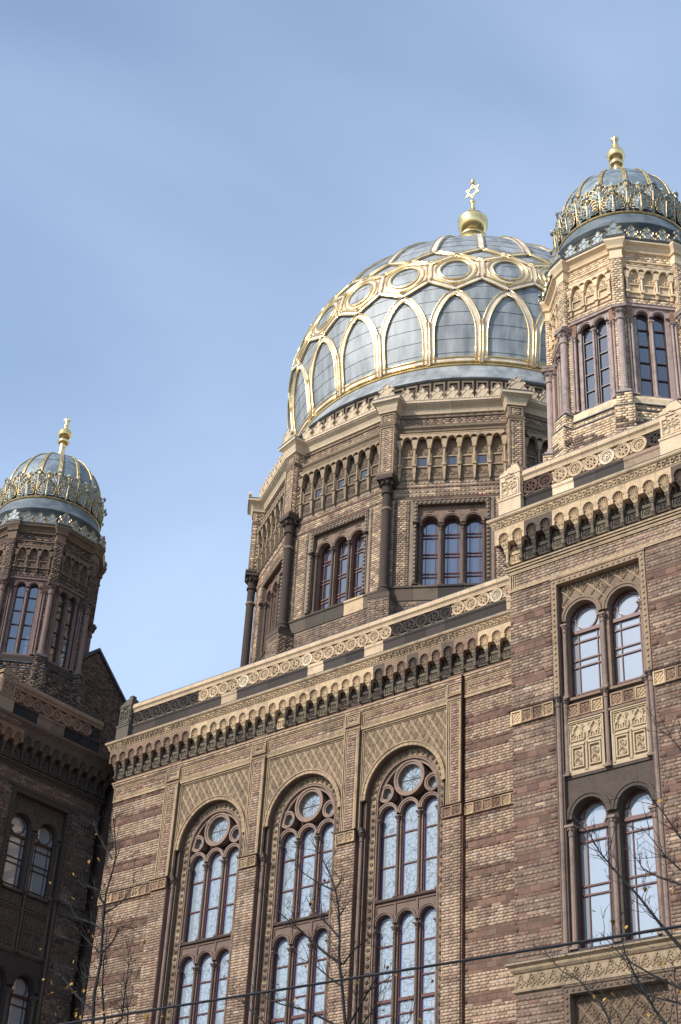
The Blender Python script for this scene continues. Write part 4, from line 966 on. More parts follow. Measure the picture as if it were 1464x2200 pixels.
    tw.sweep(op(2.06), [(0.0, 22.3), (0.12, 22.3), (0.12, 24.44), (0.0, 24.47), (0.0, 24.71), (-0.3, 24.74), (-0.6, 24.74)], True); tw.lathe([(0, 24.7), (1.75, 24.7)], 8, a0=PI / 8); tw.lathe([(0, 30.1), (2.0, 30.1)], 8, a0=PI / 8)
    twl = obj('turret_wall', tw, MAS, root)
    sl = MB(D_(S(226, 200, 152), S(70, 62, 54))); sl.sweep(op(2.06), [(0.0, 24.72), (0.03, 24.72), (0.03, 24.92), (-0.06, 25.03), (-0.3, 25.03)], True); obj('turret_sill', sl, MAS, root)
    obj('turret_flashing', MB().sweep(op(2.06), [(0.03, 24.70), (0.05, 24.70), (0.05, 24.725), (0.03, 24.725)], True).sweep(op(2.06), [(0.0, 24.445), (0.14, 24.43), (0.14, 24.455), (0.0, 24.485)], True), LEAD, root)
    co = MB(pale); co.sweep(op(AP), [(0.0, 29.52), (0.035, 29.53), (0.035, 29.57), (0.0, 29.58)], True)
    co.sweep(op(AP), [(0.0, 29.84), (0.06, 29.86), (0.07, 29.90), (0.03, 29.93), (0.05, 29.96), (0.10, 30.04), (0.20, 30.10), (0.20, 30.165), (0.0, 30.17)], True); obj('turret_cornice', co, CLEAN if not dark else MAS, root)
    obj('turret_eaves', MB().sweep(op(AP), [(0.20, 30.168), (0.225, 30.17), (0.225, 30.205), (-0.2, 30.22), (-0.2, 30.168)], True), LEAD, root)
    for k in range(8):
        th = k * PI / 4 + PI / 2; M = RZ(th) @ T(0, -AP, 0); n_ = RZ(th) @ Vector((0, -1, 0)); vis = n_.dot((CAM - loc).normalized()) > -0.5
        fi = bk.face(T(*loc) @ M, False)
        if vis:
            for a, b in ((-HWF, -0.66), (0.66, HWF)): bk.fill(fi, a, b, 25.05, 28.08, 0, ttone, 0)
            bk.fill(fi, -HWF, HWF, 28.10, 28.26, 0, ttone, 0); bk.fill(fi, -HWF, HWF, 29.32, 29.52, 0, ttone, 0); bk.fill(fi, -HWF, HWF, 29.58, 29.84, 0, ttone, 0)
            f2 = bk.face(T(*loc) @ RZ(th) @ T(0, -2.18, 0), False); f3 = bk.face(T(*loc) @ RZ(th) @ T(0, -2.06, 0), False)
            bk.fill(f2, -0.90, 0.90, 22.4, 24.40, 0, tbase, 0); bk.fill(f3, -0.85, 0.85, 24.47, 24.71, 0, tbase, 0)
        lights(root, M, (-0.22, 0.22), 0.16, 27.68, 0.165, 0.212, 25.04, 28.02, -0.5, 0.5, 0.03, 0.17, mv, G_TUR, PAINTD, (), (27.32, 26.78, 26.24, 25.70), cols=((0, 0.03),), ctone=mv, cr=0.034, capz=27.55, name='turret_window')
        fr = MB(mv); fr.box(-0.66, 0.66, -0.03, 0.10, 27.98, 28.06); fr.box(-0.66, 0.66, -0.045, 0, 28.06, 28.09, mvd)
        for s in (-1, 1): fr.box(min(s * 0.5, s * 0.66), max(s * 0.5, s * 0.66), 0.02, 0.2, 25.04, 27.98, mvd)
        obj('window_surround', fr, MAS, root, M)
        for s in (-1, 1):
            for x in (0.535, 0.625):
                c = MB(); column(c, s * x, -0.015, 25.04, 27.5 if x < 0.6 else 27.56, 0.034, mv, mvd, 8, False); obj('jamb_shaft', c, MAS, root, M)
        if vis: scallop_arcade(root, M, 3, 0.40, 28.28, 28.42, 28.70, 28.92, 29.10, 29.32, 0.12, pale, pale2, 0.032)
        # corner: stepped pedestal, column, brick pier
        A = th + PI / 8; Mc = RZ(A)
        pd = MB(D_(MORTAR_C, MORTAR_D)); pd.box(-0.20, 0.20, -2.44, -1.9, 24.44, 24.90); pd.box(-0.25, 0.25, -2.52, -1.9, 22.3, 24.44); po = obj('pedestal', pd, MAS, root, Mc)
        fl = MB(); fl.box(-0.22, 0.22, -2.46, -1.9, 24.90, 24.93); fl.box(-0.27, 0.27, -2.54, -1.9, 24.44, 24.47); obj('pedestal_flashing', fl, LEAD, po)
        pb = (lambda i, j, x, z, b: pick([('T2', 2), ('O1', 1), ('T1', 2)])) if dark and math.cos(A - PI / 2 - math.atan2(-0.9, 0.4)) > 0.75 else tbase  # sunlit look painted in: lighter bricks on the dark tower's front pedestal
        if vis:
            for yy, hw, z0, z1 in ((-2.44, 0.20, 24.47, 24.90), (-2.52, 0.25, 22.6, 24.44)):
                f = bk.face(T(*loc) @ Mc @ T(0, yy, 0), False); bk.fill(f, -hw, hw, z0, z1, 0, pb, 0)
                for s in (-1, 1):
                    f = bk.face(T(*loc) @ Mc @ T(s * hw, 0, 0) @ RZ(s * PI / 2), False); bk.fill(f, *((yy, -1.95) if s > 0 else (1.95, -yy)), z0, z1, 0, pb, 0)
        c = MB(); column(c, 0, -2.23, 24.93, 27.82, 0.10, mv, mvd, 12); obj('corner_column', c, MAS, root, Mc)
        pr = MB(D_(MORTAR_C, MORTAR_D)); pr.box(-0.155, 0.155, -2.27, -2.0, 27.86, 29.86); pr.box(-0.20, 0.20, -2.36, -1.9, 27.82, 27.88, mvd); obj('corner_pier', pr, MAS, root, Mc)
        if vis:
            f = bk.face(T(*loc) @ Mc @ T(0, -2.27, 0), False); bk.fill(f, -0.155, 0.155, 27.90, 29.84, 0, ttone, 0)
            for s in (-1, 1):
                f = bk.face(T(*loc) @ Mc @ T(s * 0.155, 0, 0) @ RZ(s * PI / 2), False); bk.fill(f, *((-2.27, -2.05) if s > 0 else (2.05, 2.27)), 27.90, 29.84, 0, ttone, 0)
        cb = MB(pale); cb.sweep([(-0.165, -2.0), (-0.165, -2.28), (0.165, -2.28), (0.165, -2.0)], [(0.0, 29.50), (0.02, 29.52), (0.02, 29.57), (0.0, 29.58), (0.0, 29.84), (0.05, 29.86), (0.06, 29.90), (0.03, 29.93), (0.05, 29.98), (0.12, 30.10), (0.12, 30.18), (-0.1, 30.19)]); obj('cornice_block', cb, CLEAN if not dark else MAS, root, Mc)
        obj('eaves_block', MB().box(-0.30, 0.30, -2.42, -1.9, 30.185, 30.225), LEAD, root, Mc)
        z_, g_ = FL_SC; o = place('crest', z_, root, Mc @ T(0, -2.40, 30.225)); place('gilt_line', g_, o)
        for x in (-0.43, 0, 0.43): o = place('crest', FL_S[0], root, M @ T(x, -0.205, 30.205)); place('gilt_line', FL_S[1], o)
        obj('spout', MB().tube([(0.24, -2.05, 30.33), (0.24, -2.34, 30.32)], 0.05, 8), LEAD, root, Mc, True)
    bk.emit(wl)
    # ---- small ribbed dome
    zd = MB(); zd.lathe([(1.98, 30.15), (2.0, 30.70), (2.04, 30.74), (2.04, 30.84), (2.16, 30.88), (2.16, 30.93), (2.09, 30.97), (2.00, 31.15), (1.93, 31.35), (1.88, 31.50)], 64); obj('dome_drum', zd, SKZ, root, I4, True)
    obj('gilt_line', MB().lathe([(2.03 + 0.012 * math.cos(a), 30.74 + 0.012 * math.sin(a)) for a in [PI * 2 * k / 6 for k in range(7)]], 64), OLDGOLD, root, I4, True)
    obj('gilt_ring', MB().lathe([(1.87 + 0.052 * math.cos(a), 31.545 + 0.052 * math.sin(a)) for a in [PI * 2 * k / 8 for k in range(9)]], 64), OLDGOLD, root, I4, True)
    pr = [(prof_small(z), z) for z in np.linspace(31.5, 32.3, 5)]
    for k in range(1, 25):
        t = math.sin(PI / 2 * k / 24); z = 32.3 + 2.17 * t; pr.append((prof_small(z), z))
    sh = MB(); sh.lathe(pr, 64); obj('dome_shell', sh, ZINC2, root, I4, True)
    for zz in (33.45, 34.05): obj('sheet_seam', MB().lathe([(prof_small(zz) + 0.006 + 0.006 * math.cos(a), zz + 0.006 * math.sin(a)) for a in [2 * PI * k / 4 for k in range(5)]], 64), LEAD, root)
    rb = MB()
    for off in (-0.045, 0.0, 0.045):
        pts = []
        for k in range(18):
            t = math.sin(PI / 2 * (0.02 + 0.96 * k / 17)); z = 32.3 + 2.17 * t; r = prof_small(z) + (0.022 if off else 0.012); o_ = off * min(1, r / 0.7); pts.append((r, o_, z + 0.012))
        rb.tube(pts, 0.020 if off else 0.030, 6)
    rbm = mesh(rb, 'rib', OLDGOLD, True)
    for k in range(16):
        a = math.radians(-56.25 + 22.5 * k); b = a + math.radians(11.25)
        place('rib', rbm, root, RZ(a))
        o = place('acanthus_leaf', LEAF_B[0], root, RZ(a)); place('gilt_edge', LEAF_B[1], o)
        o = place('acanthus_leaf', LEAF_S[0], root, RZ(b)); place('gilt_edge', LEAF_S[1], o)
        o = place('bud', BUD[0], root, RZ(b)); place('gilt_stem', BUD[1], o)
    fi_ = MB(); fi_.lathe([(0.0, 34.38), (0.36, 34.40), (0.34, 34.47), (0.20, 34.52), (0.15, 34.62), (0.125, 34.9), (0.12, 35.20)], 20)
    fi_.lathe([(0.12, 35.20), (0.22, 35.27), (0.24, 35.33), (0.24, 35.40), (0.17, 35.46), (0.14, 35.49)], 6)
    fi_.lathe([(0.12, 35.46)] + [(0.275 * math.cos(a), 35.72 + 0.26 * math.sin(a)) for a in np.linspace(-1.1, -0.05, 8)] + [(0.285, 35.72), (0.285, 35.74), (0.262, 35.76)] + [(0.262 * math.cos(a), 35.76 + 0.21 * math.sin(a)) for a in np.linspace(0.15, 1.15, 6)] + [(0.08, 36.0), (0.065, 36.05), (0.11, 36.09), (0.11, 36.13), (0.06, 36.16), (0.05, 36.22), (0.085, 36.25), (0.05, 36.29), (0.04, 36.34)], 24)
    for k in range(6):
        a = PI * k / 3; fi_.tube([(0.02 * math.cos(a), 0.02 * math.sin(a), 36.32), (0.10 * math.cos(a), 0.10 * math.sin(a), 36.42), (0.07 * math.cos(a), 0.07 * math.sin(a), 36.50)], [0.04, 0.035, 0.012], 6)
    fi_.ball(0, 0, 36.50, 0.045, 8, 6, sz=1.6); obj('finial', fi_, GOLD, root, I4, True)
    return root

TXR = 20.82
tower(TXR, 'clean yellow brick right-hand tower with zinc and gilt dome, nearest the camera', False, (0.0, -PI / 2))
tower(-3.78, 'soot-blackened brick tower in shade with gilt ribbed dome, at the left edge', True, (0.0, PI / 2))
# ------------------------------------------------------------------ rotunda with the great dome
XA, YA = 8.52, 8.25
LR = Vector((XA, YA, 0))
rot = thing('domed_rotunda', 'great dome of zinc panels and gilt lattice on a twelve-sided brick drum behind the facade', 'dome', LR)
AD = 7.6; HD = AD * math.tan(PI / 12)
dod = lambda ap: [(ap / math.cos(PI / 12) * math.cos(PI / 12 + PI / 6 * k), ap / math.cos(PI / 12) * math.sin(PI / 12 + PI / 6 * k)) for k in range(12)]
dw = MB(MORTAR_DR)
for k in range(12):
    R = RZ(k * PI / 6); s = MB(MORTAR_DR); e = HD - 0.002
    for b in ((-e, e, 22.2, 25.3), (-e, -1.2, 25.3, 28.42), (1.2, e, 25.3, 28.42), (-e, e, 28.42, 32.2)): s.box(b[0], b[1], -AD, -AD + 0.4, b[2], b[3])
    dw.add([(R @ Vector(v))[:] for v in s.v], s.f)
dw.lathe([(0, 32.22), (7.7, 32.22)], 12, a0=PI / 12)
dwall = obj('drum_wall', dw, MAS, rot)
br = Brickwork(LR)
def td(i, j, x, z, b):
    if abs(z - 28.56) < 0.04 or abs(z - 28.99) < 0.04: return pick([('R2', 3), ('R3', 3), ('RB', 0.8)])
    if z < 28.5 and (abs(abs(x) - 1.37) < 0.045 or abs(abs(x) - 1.80) < 0.045): return pick([('R3', 3), ('R2', 3)])
    n = nz(x, z, 0.8, 6) + 0.5 * nz(x, z, 2.1, 8)
    return pick([('C3', 2), ('Y2', 3), ('T1', 2), ('T2', 1), ('Y1', 4)] if n > -0.2 else [('T2', 3), ('G1', 2), ('D1', 1), ('T1', 2)])
td2 = lambda i, j, x, z, b: pick([('T2', 3), ('T1', 3), ('G1', 1), ('D1', 0.8), ('Y2', 3), ('R1', 0.5 if nz(x, z, 1.0, 2) > 0.1 else 0)])
mo = MB(S(146, 124, 96)); mo.sweep(dod(AD), [(0.0, 30.97), (0.05, 30.99), (0.05, 31.06), (0.02, 31.08), (0.09, 31.14), (0.09, 31.20), (0.05, 31.22), (0.12, 31.30), (0.12, 31.36), (0.0, 31.40)], True, S(132, 114, 90)); obj('drum_moulding', mo, MAS, rot)
for k in range(12):                                   # cornice stones, face by face
    R = RZ(k * PI / 6); n = 6; L_ = 2 * 1.78 / n
    if (R @ Vector((0, -1, 0))).dot(CAM - LR) < -5: continue
    for i in range(n):
        a = -1.78 + L_ * i
        obj('cornice_stone', MB(jit(S(206, 184, 146), 0.07)).extrude(a + 0.003, a + L_ - 0.003, [(-0.05, 31.86), (0.06, 31.88), (0.08, 31.95), (0.13, 32.05), (0.26, 32.16), (0.27, 32.19), (0.30, 32.20), (0.30, 32.28), (-0.2, 32.31)]), CLEAN, rot, R @ T(0, -AD, 0))
FL_D = fleur_mesh(0.50, 0.58, 0.09, False); FL_DC = fleur_mesh(0.66, 0.58, 0.09, False)
for k in range(12):
    th = k * PI / 6; R = RZ(th); M = R @ T(0, -AD, 0); nn = R @ Vector((0, -1, 0)); vis = nn.dot((CAM - LR).normalized()) > -0.25
    fi = br.face(T(*LR) @ M, k in (0, 1))
    A = th + PI / 12; Mc = RZ(A)
    if vis:
        for s in (-1, 1):
            a, b = sorted((s * 1.34, s * 1.96))
            # courses cut by the upright red and pale header strips
            xs = [1.325, 1.415, 1.755, 1.845, 1.97]
            for p, q in zip([1.325, 1.415, 1.755, 1.845], [1.415, 1.755, 1.845, 1.97]): br.fill(fi, *sorted((s * p, s * q)), 25.3, 28.48, 0, td, 0)
        br.fill(fi, -1.97, 1.97, 28.52, 29.16, 0, td, 28.52); br.fill(fi, -1.90, 1.90, 31.47, 31.71, 0, td2, 31.47); br.fill(fi, -1.97, 1.97, 31.78, 31.86, 0, td2, 31.78)
        br.fill(fi, -1.97, 1.97, 22.2, 24.74, 0, lambda i, j, x, z, b: pick([('D1', 3), ('D2', 2), ('G1', 3), ('T2', 2), ('T1', 1.0 if nz(x, z, 1.1, 3) > 0 else 0.1)]), 0)
        fr = MB(S(122, 104, 82)); frame4(fr, -1.97, 1.97, 31.41, 31.78, 0, 0.045, 0.045); frame4(fr, -1.92, 1.92, 31.455, 31.735, 0, 0.022, 0.02); obj('panel_frame', fr, MAS, rot, M)
        scallop_arcade(rot, M, 7, 0.49, 29.20, 29.73, 30.12, 30.42, 30.70, 30.96, 0.25, S(186, 160, 120) if k == 1 else S(156, 135, 104), S(132, 113, 88) if k == 1 else S(108, 93, 76), 0.038, lambda q: q % 2 == 1, G_NICHE)
        n = 5
        for i in range(n):
            a = -1.97 + 3.94 * i / n; c = random.choice((S(84, 76, 66), S(100, 88, 74), S(70, 64, 58), S(112, 98, 80))) if not (k == 0 and i == 3) else S(196, 168, 124)
            obj('sill_stone', MB(c).extrude(a + 0.004, a + 3.94 / n - 0.004, [(0, 24.76), (0.03, 24.76), (0.03, 25.17), (0.07, 25.21), (0.07, 25.27), (-0.05, 25.30)]), MAS, rot, M)
        b = MB(); bead_frame(b, -1.22, 1.22, 25.3, 28.43, 0.0, S(118, 102, 84), S(168, 150, 120), r=0.045, step=0.15, wd=0.13); obj('bead_frame', b, MAS, rot, M)
    st = S(140, 116, 96)
    lights(rot, M, (-0.70, 0, 0.70), 0.27, 27.66, 0.272, 0.335, 25.33, 28.32, -1.09, 1.09, 0.13, 0.36, st, G_DRUM, PAINT, (-0.145, 0.165), (27.34, 27.22, 26.62, 26.50, 25.90, 25.78), cols=((-0.35, 0.13), (0.35, 0.13), (-1.02, 0.11), (1.02, 0.11)), ctone=S(104, 86, 72), cr=0.045, capz=27.58, name='drum_window')
    if vis:
        om = MB(st)
        for x in (-0.70, 0, 0.70): om.ring(x, 0.11, 28.14, 0.055, 0.014, 12, 4); om.tube([(x - 0.12, 0.115, 28.08), (x - 0.07, 0.11, 28.14), (x - 0.1, 0.115, 28.18)], 0.012, 4); om.tube([(x + 0.12, 0.115, 28.08), (x + 0.07, 0.11, 28.14), (x + 0.1, 0.115, 28.18)], 0.012, 4)
        obj('window_ornament', om, MAS, rot, M)
        for s in (-1, 1): c = MB(); column(c, s * 1.14, -0.01, 25.3, 27.62, 0.05, S(74, 62, 54), S(66, 56, 50)); obj('jamb_shaft', c, MAS, rot, M)
    pd = MB(MORTAR_DR); pd.box(-0.34, 0.34, -8.38, -7.5, 23.6, 24.62); pd.box(-0.40, 0.40, -8.46, -7.5, 22.2, 23.6); pd.box(-0.36, 0.36, -8.40, -7.5, 24.62, 24.78, S(92, 82, 70)); obj('pedestal', pd, MAS, rot, Mc)
    if vis:
        tb_ = lambda i, j, x, z, b: pick([('D1', 3), ('D2', 2), ('G1', 2), ('T1', 1.4), ('T2', 2)])
        for yy, hw, z0, z1 in ((-8.38, 0.34, 23.62, 24.60), (-8.46, 0.40, 22.2, 23.60)):
            f = br.face(T(*LR) @ Mc @ T(0, yy, 0), False); br.fill(f, -hw, hw, z0, z1, 0, tb_, 0)
            for s in (-1, 1): f = br.face(T(*LR) @ Mc @ T(s * hw, 0, 0) @ RZ(s * PI / 2), False); br.fill(f, *((yy, -7.6) if s > 0 else (7.6, -yy)), z0, z1, 0, tb_, 0)
    c = MB(); column(c, 0, -8.03, 24.78, 29.25, 0.150, S(78, 67, 58), S(86, 75, 65), 16)
    c.lathe([(0.16, 28.0), (0.185, 28.05), (0.16, 28.1)], 16, (0, -8.03, 0), S(140, 120, 96))
    for j in range(8):
        a = PI * j / 4; c.ring(0.25 * math.cos(a), -8.03 + 0.25 * math.sin(a), 29.02, 0.055, 0.02, 8, 4, S(64, 56, 50))
    obj('corner_column', c, MAS, rot, Mc, False)
    pr = MB(MORTAR_DR); pr.box(-0.26, 0.26, -8.20, -7.5, 29.30, 31.85); pr.box(-0.31, 0.31, -8.31, -7.5, 29.252, 29.32, S(110, 95, 78)); pr.box(-0.29, 0.29, -8.24, -7.5, 31.28, 31.38, S(120, 102, 80)); obj('corner_pier', pr, MAS, rot, Mc)
    if vis:
        t3 = lambda i, j, x, z, b: pick([('C3', 1), ('Y1', 3), ('Y2', 3), ('T1', 2), ('T2', 1)])
        f = br.face(T(*LR) @ Mc @ T(0, -8.20, 0), False); br.fill(f, -0.20, 0.20, 29.42, 31.18, 0, t3, 0); br.fill(f, -0.16, 0.16, 31.46, 31.70, 0, t3, 31.46)
        for s in (-1, 1): f = br.face(T(*LR) @ Mc @ T(s * 0.26, 0, 0) @ RZ(s * PI / 2), False); br.fill(f, *((-8.2, -7.65) if s > 0 else (7.65, 8.2)), 29.34, 31.26, 0, t3, 0); br.fill(f, *((-8.2, -7.65) if s > 0 else (7.65, 8.2)), 31.40, 31.8, 0, t3, 31.40)
        pf = MB(S(150, 128, 98)); frame4(pf, -0.26, 0.26, 29.34, 31.26, -8.20, 0.05, 0.03); frame4(pf, -0.22, 0.22, 31.40, 31.76, -8.20, 0.035, 0.03); obj('pier_frame', pf, MAS, rot, Mc)
    cb = MB(jit(S(208, 186, 146), 0.05)); cb.sweep([(-0.27, -7.6), (-0.27, -8.21), (0.27, -8.21), (0.27, -7.6)], [(0.0, 31.80), (0.05, 31.82), (0.05, 31.87), (0.08, 31.95), (0.12, 32.07), (0.20, 32.15), (0.24, 32.18), (0.24, 32.27), (-0.2, 32.30)]); obj('cornice_block', cb, CLEAN, rot, Mc)
    obj('cornice_lead', MB().box(-0.52, 0.52, -8.46, -7.7, 32.275, 32.305), LEAD, rot, Mc)
    if vis:
        place('crest', FL_DC, rot, Mc @ T(0, -8.40, 32.30))
        for i in range(7): place('crest', FL_D, rot, M @ T((i - 3) * 0.505, -0.25, 32.27))
br.emit(dwall)
rw = MB(S(104, 90, 74)); rw.lathe([(7.36, 32.1), (7.36, 33.48)], 96)
rwo = obj('attic_wall', rw, MAS, rot)
fr = MB(S(128, 110, 88)); fr.box(-0.20, 0.20, -7.42, -7.3, 33.32, 33.40); fr.box(-0.20, -0.14, -7.42, -7.3, 32.6, 33.32); fr.box(0.14, 0.20, -7.42, -7.3, 32.6, 33.32); fr.box(-0.11, 0.11, -7.385, -7.3, 32.6, 33.27, S(80, 70, 60)); frm = mesh(fr, 'attic_panel', MAS)
for k in range(96): place('attic_panel', frm, rot, RZ(2 * PI * k / 96))
sk = MB(); sk.lathe([(7.36, 33.46), (7.50, 33.48), (7.50, 33.53), (7.40, 33.66)], 128); sk.lathe([(7.415, 33.64), (7.26, 33.86), (7.12, 34.08)], 128); sk.lathe([(7.135, 34.06), (7.02, 34.26), (6.93, 34.46)], 128); obj('zinc_skirt', sk, ZINC, rot, I4, True)

def prof_big(z):
    a, zc, b, n, bl = 7.235, 38.219, 6.927, 1.583, 12.268; t = z - zc
    if t < 0: return a * math.sqrt(max(0.01, 1 - (t / bl) ** 2))
    return a * max(0.0, 1 - min(1, t / b) ** n) ** (1 / n)
sh = MB(); rows = list(np.linspace(34.45, 40.05, 11)) + list(np.linspace(40.6, 44.2, 7)) + [44.6, 44.9, 45.05, 45.14]
for z0, z1 in zip(rows[:-1], rows[1:]):
    pts = [(prof_big(z0 + (z1 - z0) * t) + 0.014 * (1 - t), z0 + (z1 - z0) * t) for t in (0, 0.25, 0.5, 0.75, 1.0)]
    sh.lathe([(pts[0][0] - 0.014, pts[0][1] + 0.001)] + pts, 120)
obj('dome_shell', sh, ZINC, rot)

def surf(azd, z, off):
    r = prof_big(z); e = 0.02; dr = (prof_big(min(z + e, 45.1)) - prof_big(z - e)) / (2 * e); n = Vector((1, 0, -dr)).normalized(); a = math.radians(azd)
    p = Vector((r + n.x * off, 0, z + n.z * off)); m = RZ(a); return m @ p, m @ n
def ribbon(cr, go, path, w_, th, tr, closed=False, edges=(-1, 1)):
    m = len(path); vs = []; E = {s: [] for s in edges}; PN = [surf(a, z, 0.0) for a, z in path]
    for i, (p, n) in enumerate(PN):
        a = PN[(i - 1) % m][0] if (closed or i) else p; b = PN[(i + 1) % m][0] if (closed or i < m - 1) else p
        t = (b - a).normalized(); s = n.cross(t).normalized()
        for u, o in ((-w_ / 2, -0.02), (-w_ / 2, th), (w_ / 2, th), (w_ / 2, -0.02)): vs.append((p + s * u + n * o)[:])
        for q in edges: E[q].append((p + s * (q * w_ / 2) + n * (th + tr * 0.3))[:])
    fs = []
    for i in range(m if closed else m - 1):
        j = (i + 1) % m
        for k in range(3): fs.append((4 * i + k, 4 * j + k, 4 * j + k + 1, 4 * i + k + 1))
    cr.add(vs, fs)
    for q in edges: go.tube(E[q], tr, 6, closed)
# the arch bands
cr, go = MB(), MB()
for s in (-1, 1):
    path = [(s * 6.70, 34.62), (s * 6.72, 35.2), (s * 6.70, 35.75)]
    for k in range(1, 11): t = k / 10; path.append((s * 6.70 * math.cos(t * PI / 2) ** 0.62, 35.75 + 1.80 * t))
    ribbon(cr, go, path, 0.21, 0.06, 0.030)
ribbon(cr, go, [(7.5, 34.55), (7.5, 35.2), (7.5, 35.9), (7.5, 36.3)], 0.10, 0.10, 0.028)
ribbon(cr, go, [(-6.6, 34.72), (-3.3, 34.72), (0, 34.72), (3.3, 34.72), (6.6, 34.72)], 0.18, 0.045, 0.030)
ARCHM = mesh(cr, 'arch_rib', CREAM), mesh(go, 'gilt_edge', GOLD, True)
# the hexagon with its round window field
cr, go = MB(), MB()
hexv = [(0, 37.70), (7.5, 38.18), (7.5, 39.12), (0, 39.57), (-7.5, 39.12), (-7.5, 38.18)]
def seg(a, b, n=5): return [(a[0] + (b[0] - a[0]) * i / n, a[1] + (b[1] - a[1]) * i / n) for i in range(n + 1)]
for i in range(6):
    if i == 4: continue
    ribbon(cr, go, seg(hexv[i], hexv[(i + 1) % 6]), 0.18, 0.07, 0.028)
# cream field between the hexagon and the circle
cz = 38.655; rad = lambda R, k, n: (math.degrees(R * math.cos(2 * PI * k / n) / prof_big(cz)), cz + R * 0.965 * math.sin(2 * PI * k / n))
n = 36; vs = []; fs = []
for k in range(n):
    a = 2 * PI * k / n; c = (math.cos(a), math.sin(a)); best = 9
    hm = [(math.radians(x) * prof_big(z), z - cz) for x, z in hexv]
    for i in range(6):
        (x1, y1), (x2, y2) = hm[i], hm[(i + 1) % 6]; dx, dy = x2 - x1, y2 - y1; dt = c[0] * dy - c[1] * dx
        if abs(dt) > 1e-9:
            t = (x1 * dy - y1 * dx) / dt; u = (x1 * c[1] - y1 * c[0]) / dt
            if t > 0 and -1e-6 <= u <= 1 + 1e-6: best = min(best, t)
    ii = rad(0.52, k, n); oo = (math.degrees(best * c[0] / prof_big(cz)), cz + best * c[1])
    for az_, z_ in (ii, oo): vs.append(surf(az_, z_, 0.04)[0][:])
    vs.append(surf(ii[0], ii[1], -0.02)[0][:])
for k in range(n): j = (k + 1) % n; fs += [(3 * k, 3 * k + 1, 3 * j + 1, 3 * j), (3 * k, 3 * j, 3 * j + 2, 3 * k + 2)]
cr.add(vs, fs)
for R, r_ in ((0.545, 0.034), (0.735, 0.040)): go.tube([surf(*rad(R, k, n), 0.06)[0][:] for k in range(n)], r_, 6, True)
HEXM = mesh(cr, 'hexagon_frame', CREAM), mesh(go, 'gilt_edge', GOLD, True)
# crown ribs
cr, go = MB(), MB()
for s in (-1, 1): ribbon(cr, go, seg((0, 39.57), (s * 7.5, 40.05), 4), 0.17, 0.07, 0.026)
ribbon(cr, go, [(7.5, z) for z in np.linspace(40.05, 44.3, 16)], 0.24, 0.075, 0.028); ribbon(cr, go, [(7.5, z) for z in np.linspace(44.3, 45.0, 6)], 0.12, 0.07, 0.03)
CRWM = mesh(cr, 'crown_rib', CREAM), mesh(go, 'gilt_edge', GOLD, True)
for k in range(24):
    M = RZ(math.radians(-45 + 15 * k))
    for nm, (a, b) in (('arch_rib', ARCHM), ('hexagon_frame', HEXM), ('crown_rib', CRWM)): o = place(nm, a, rot, M); place('gilt_edge', b, o)
obj('gilt_ring', MB().lathe([(6.90 + 0.075 * math.cos(a), 34.50 + 0.075 * math.sin(a)) for a in [2 * PI * k / 10 for k in range(11)]], 128), GOLD, rot, I4, True)
obj('cream_band', MB().lathe([(6.90, 34.55), (6.93, 34.56), (6.93, 34.66), (6.90, 34.68)], 128), CREAM, rot, I4, True)
# ball, star and tip
f = MB(); f.lathe([(0.0, 45.1), (0.85, 45.12), (0.80, 45.25), (0.5, 45.4), (0.42, 45.9), (0.40, 46.6), (0.55, 46.95), (0.60, 47.0), (0.30, 47.12)], 32)
f.lathe([(0.25, 47.13)] + [(0.655 * math.cos(a), 47.78 + 0.655 * math.sin(a)) for a in np.linspace(-1.25, 0.20, 14)] + [(0.66, 47.93), (0.66, 47.97), (0.63, 47.98)] + [(0.655 * math.cos(a), 47.78 + 0.655 * math.sin(a)) for a in np.linspace(0.33, 1.25, 9)] + [(0.20, 48.45), (0.21, 48.50), (0.13, 48.56), (0.08, 48.9), (0.07, 49.0), (0.14, 49.06), (0.15, 49.12), (0.10, 49.18), (0.05, 49.24), (0.045, 49.38)], 40)
fin = obj('finial_ball', f, GOLD, rot, I4, True)
s = MB(); zc = 49.78; Rr = 0.42
for q in (0, 1):
    v = [(Rr * math.sin(2 * PI * k / 3 + q * PI), zc + Rr * math.cos(2 * PI * k / 3 + q * PI)) for k in range(3)]; vi = [((x) * 0.85, zc + (z - zc) * 0.85) for x, z in v]
    y0 = -0.035 + q * 0.004
    for k in range(3): a, b = k, (k + 1) % 3; s.prism([v[a], v[b], vi[b], vi[a]], y0, y0 + 0.045)
obj('star', s, OLDGOLD, rot)
t = MB(); t.lathe([(0.04, 50.18), (0.05, 50.22), (0.12, 50.27), (0.12, 50.31), (0.06, 50.36), (0.09, 50.42), (0.05, 50.5), (0.0, 50.62)], 16); obj('finial_tip', t, GOLD, rot, I4, True)

# ------------------------------------------------------------------ gable and roofs behind the left tower
GX = -2.6
gl = thing('brick_gable', 'dark brick gable with sloping coping behind the shaded left tower', 'wall', (GX, 0.49, 22.0))
Mg = T(-GX, -0.49, -22.0) @ T(GX, 0.49, 0) @ RZ(PI / 2)
pk, lo, sl = 26.85, 22.0, 0.93; hwg = (pk - lo) / sl
g = MB(MORTAR_D); g.prism([(-hwg, lo), (hwg, lo), (0, pk)], 0.0, 0.5); go_ = obj('wall', g, MAS, gl, Mg)
bg_ = Brickwork((GX, 0.49, 22.0)); fg = bg_.face(T(GX, 0.49, 0) @ RZ(PI / 2), True)
z = lo
while z < pk - 0.1:
    hh = (pk - z - CO) / sl - 0.03
    if hh > 0.1: bg_.fill(fg, -hh, hh, z, z + CO, 0, lambda i, j, x, z, b: pick([('K2', 4), ('K3', 4), ('K1', 1)]), lo)
    z += CO
bg_.emit(go_)
cpg = MB(S(70, 60, 52))
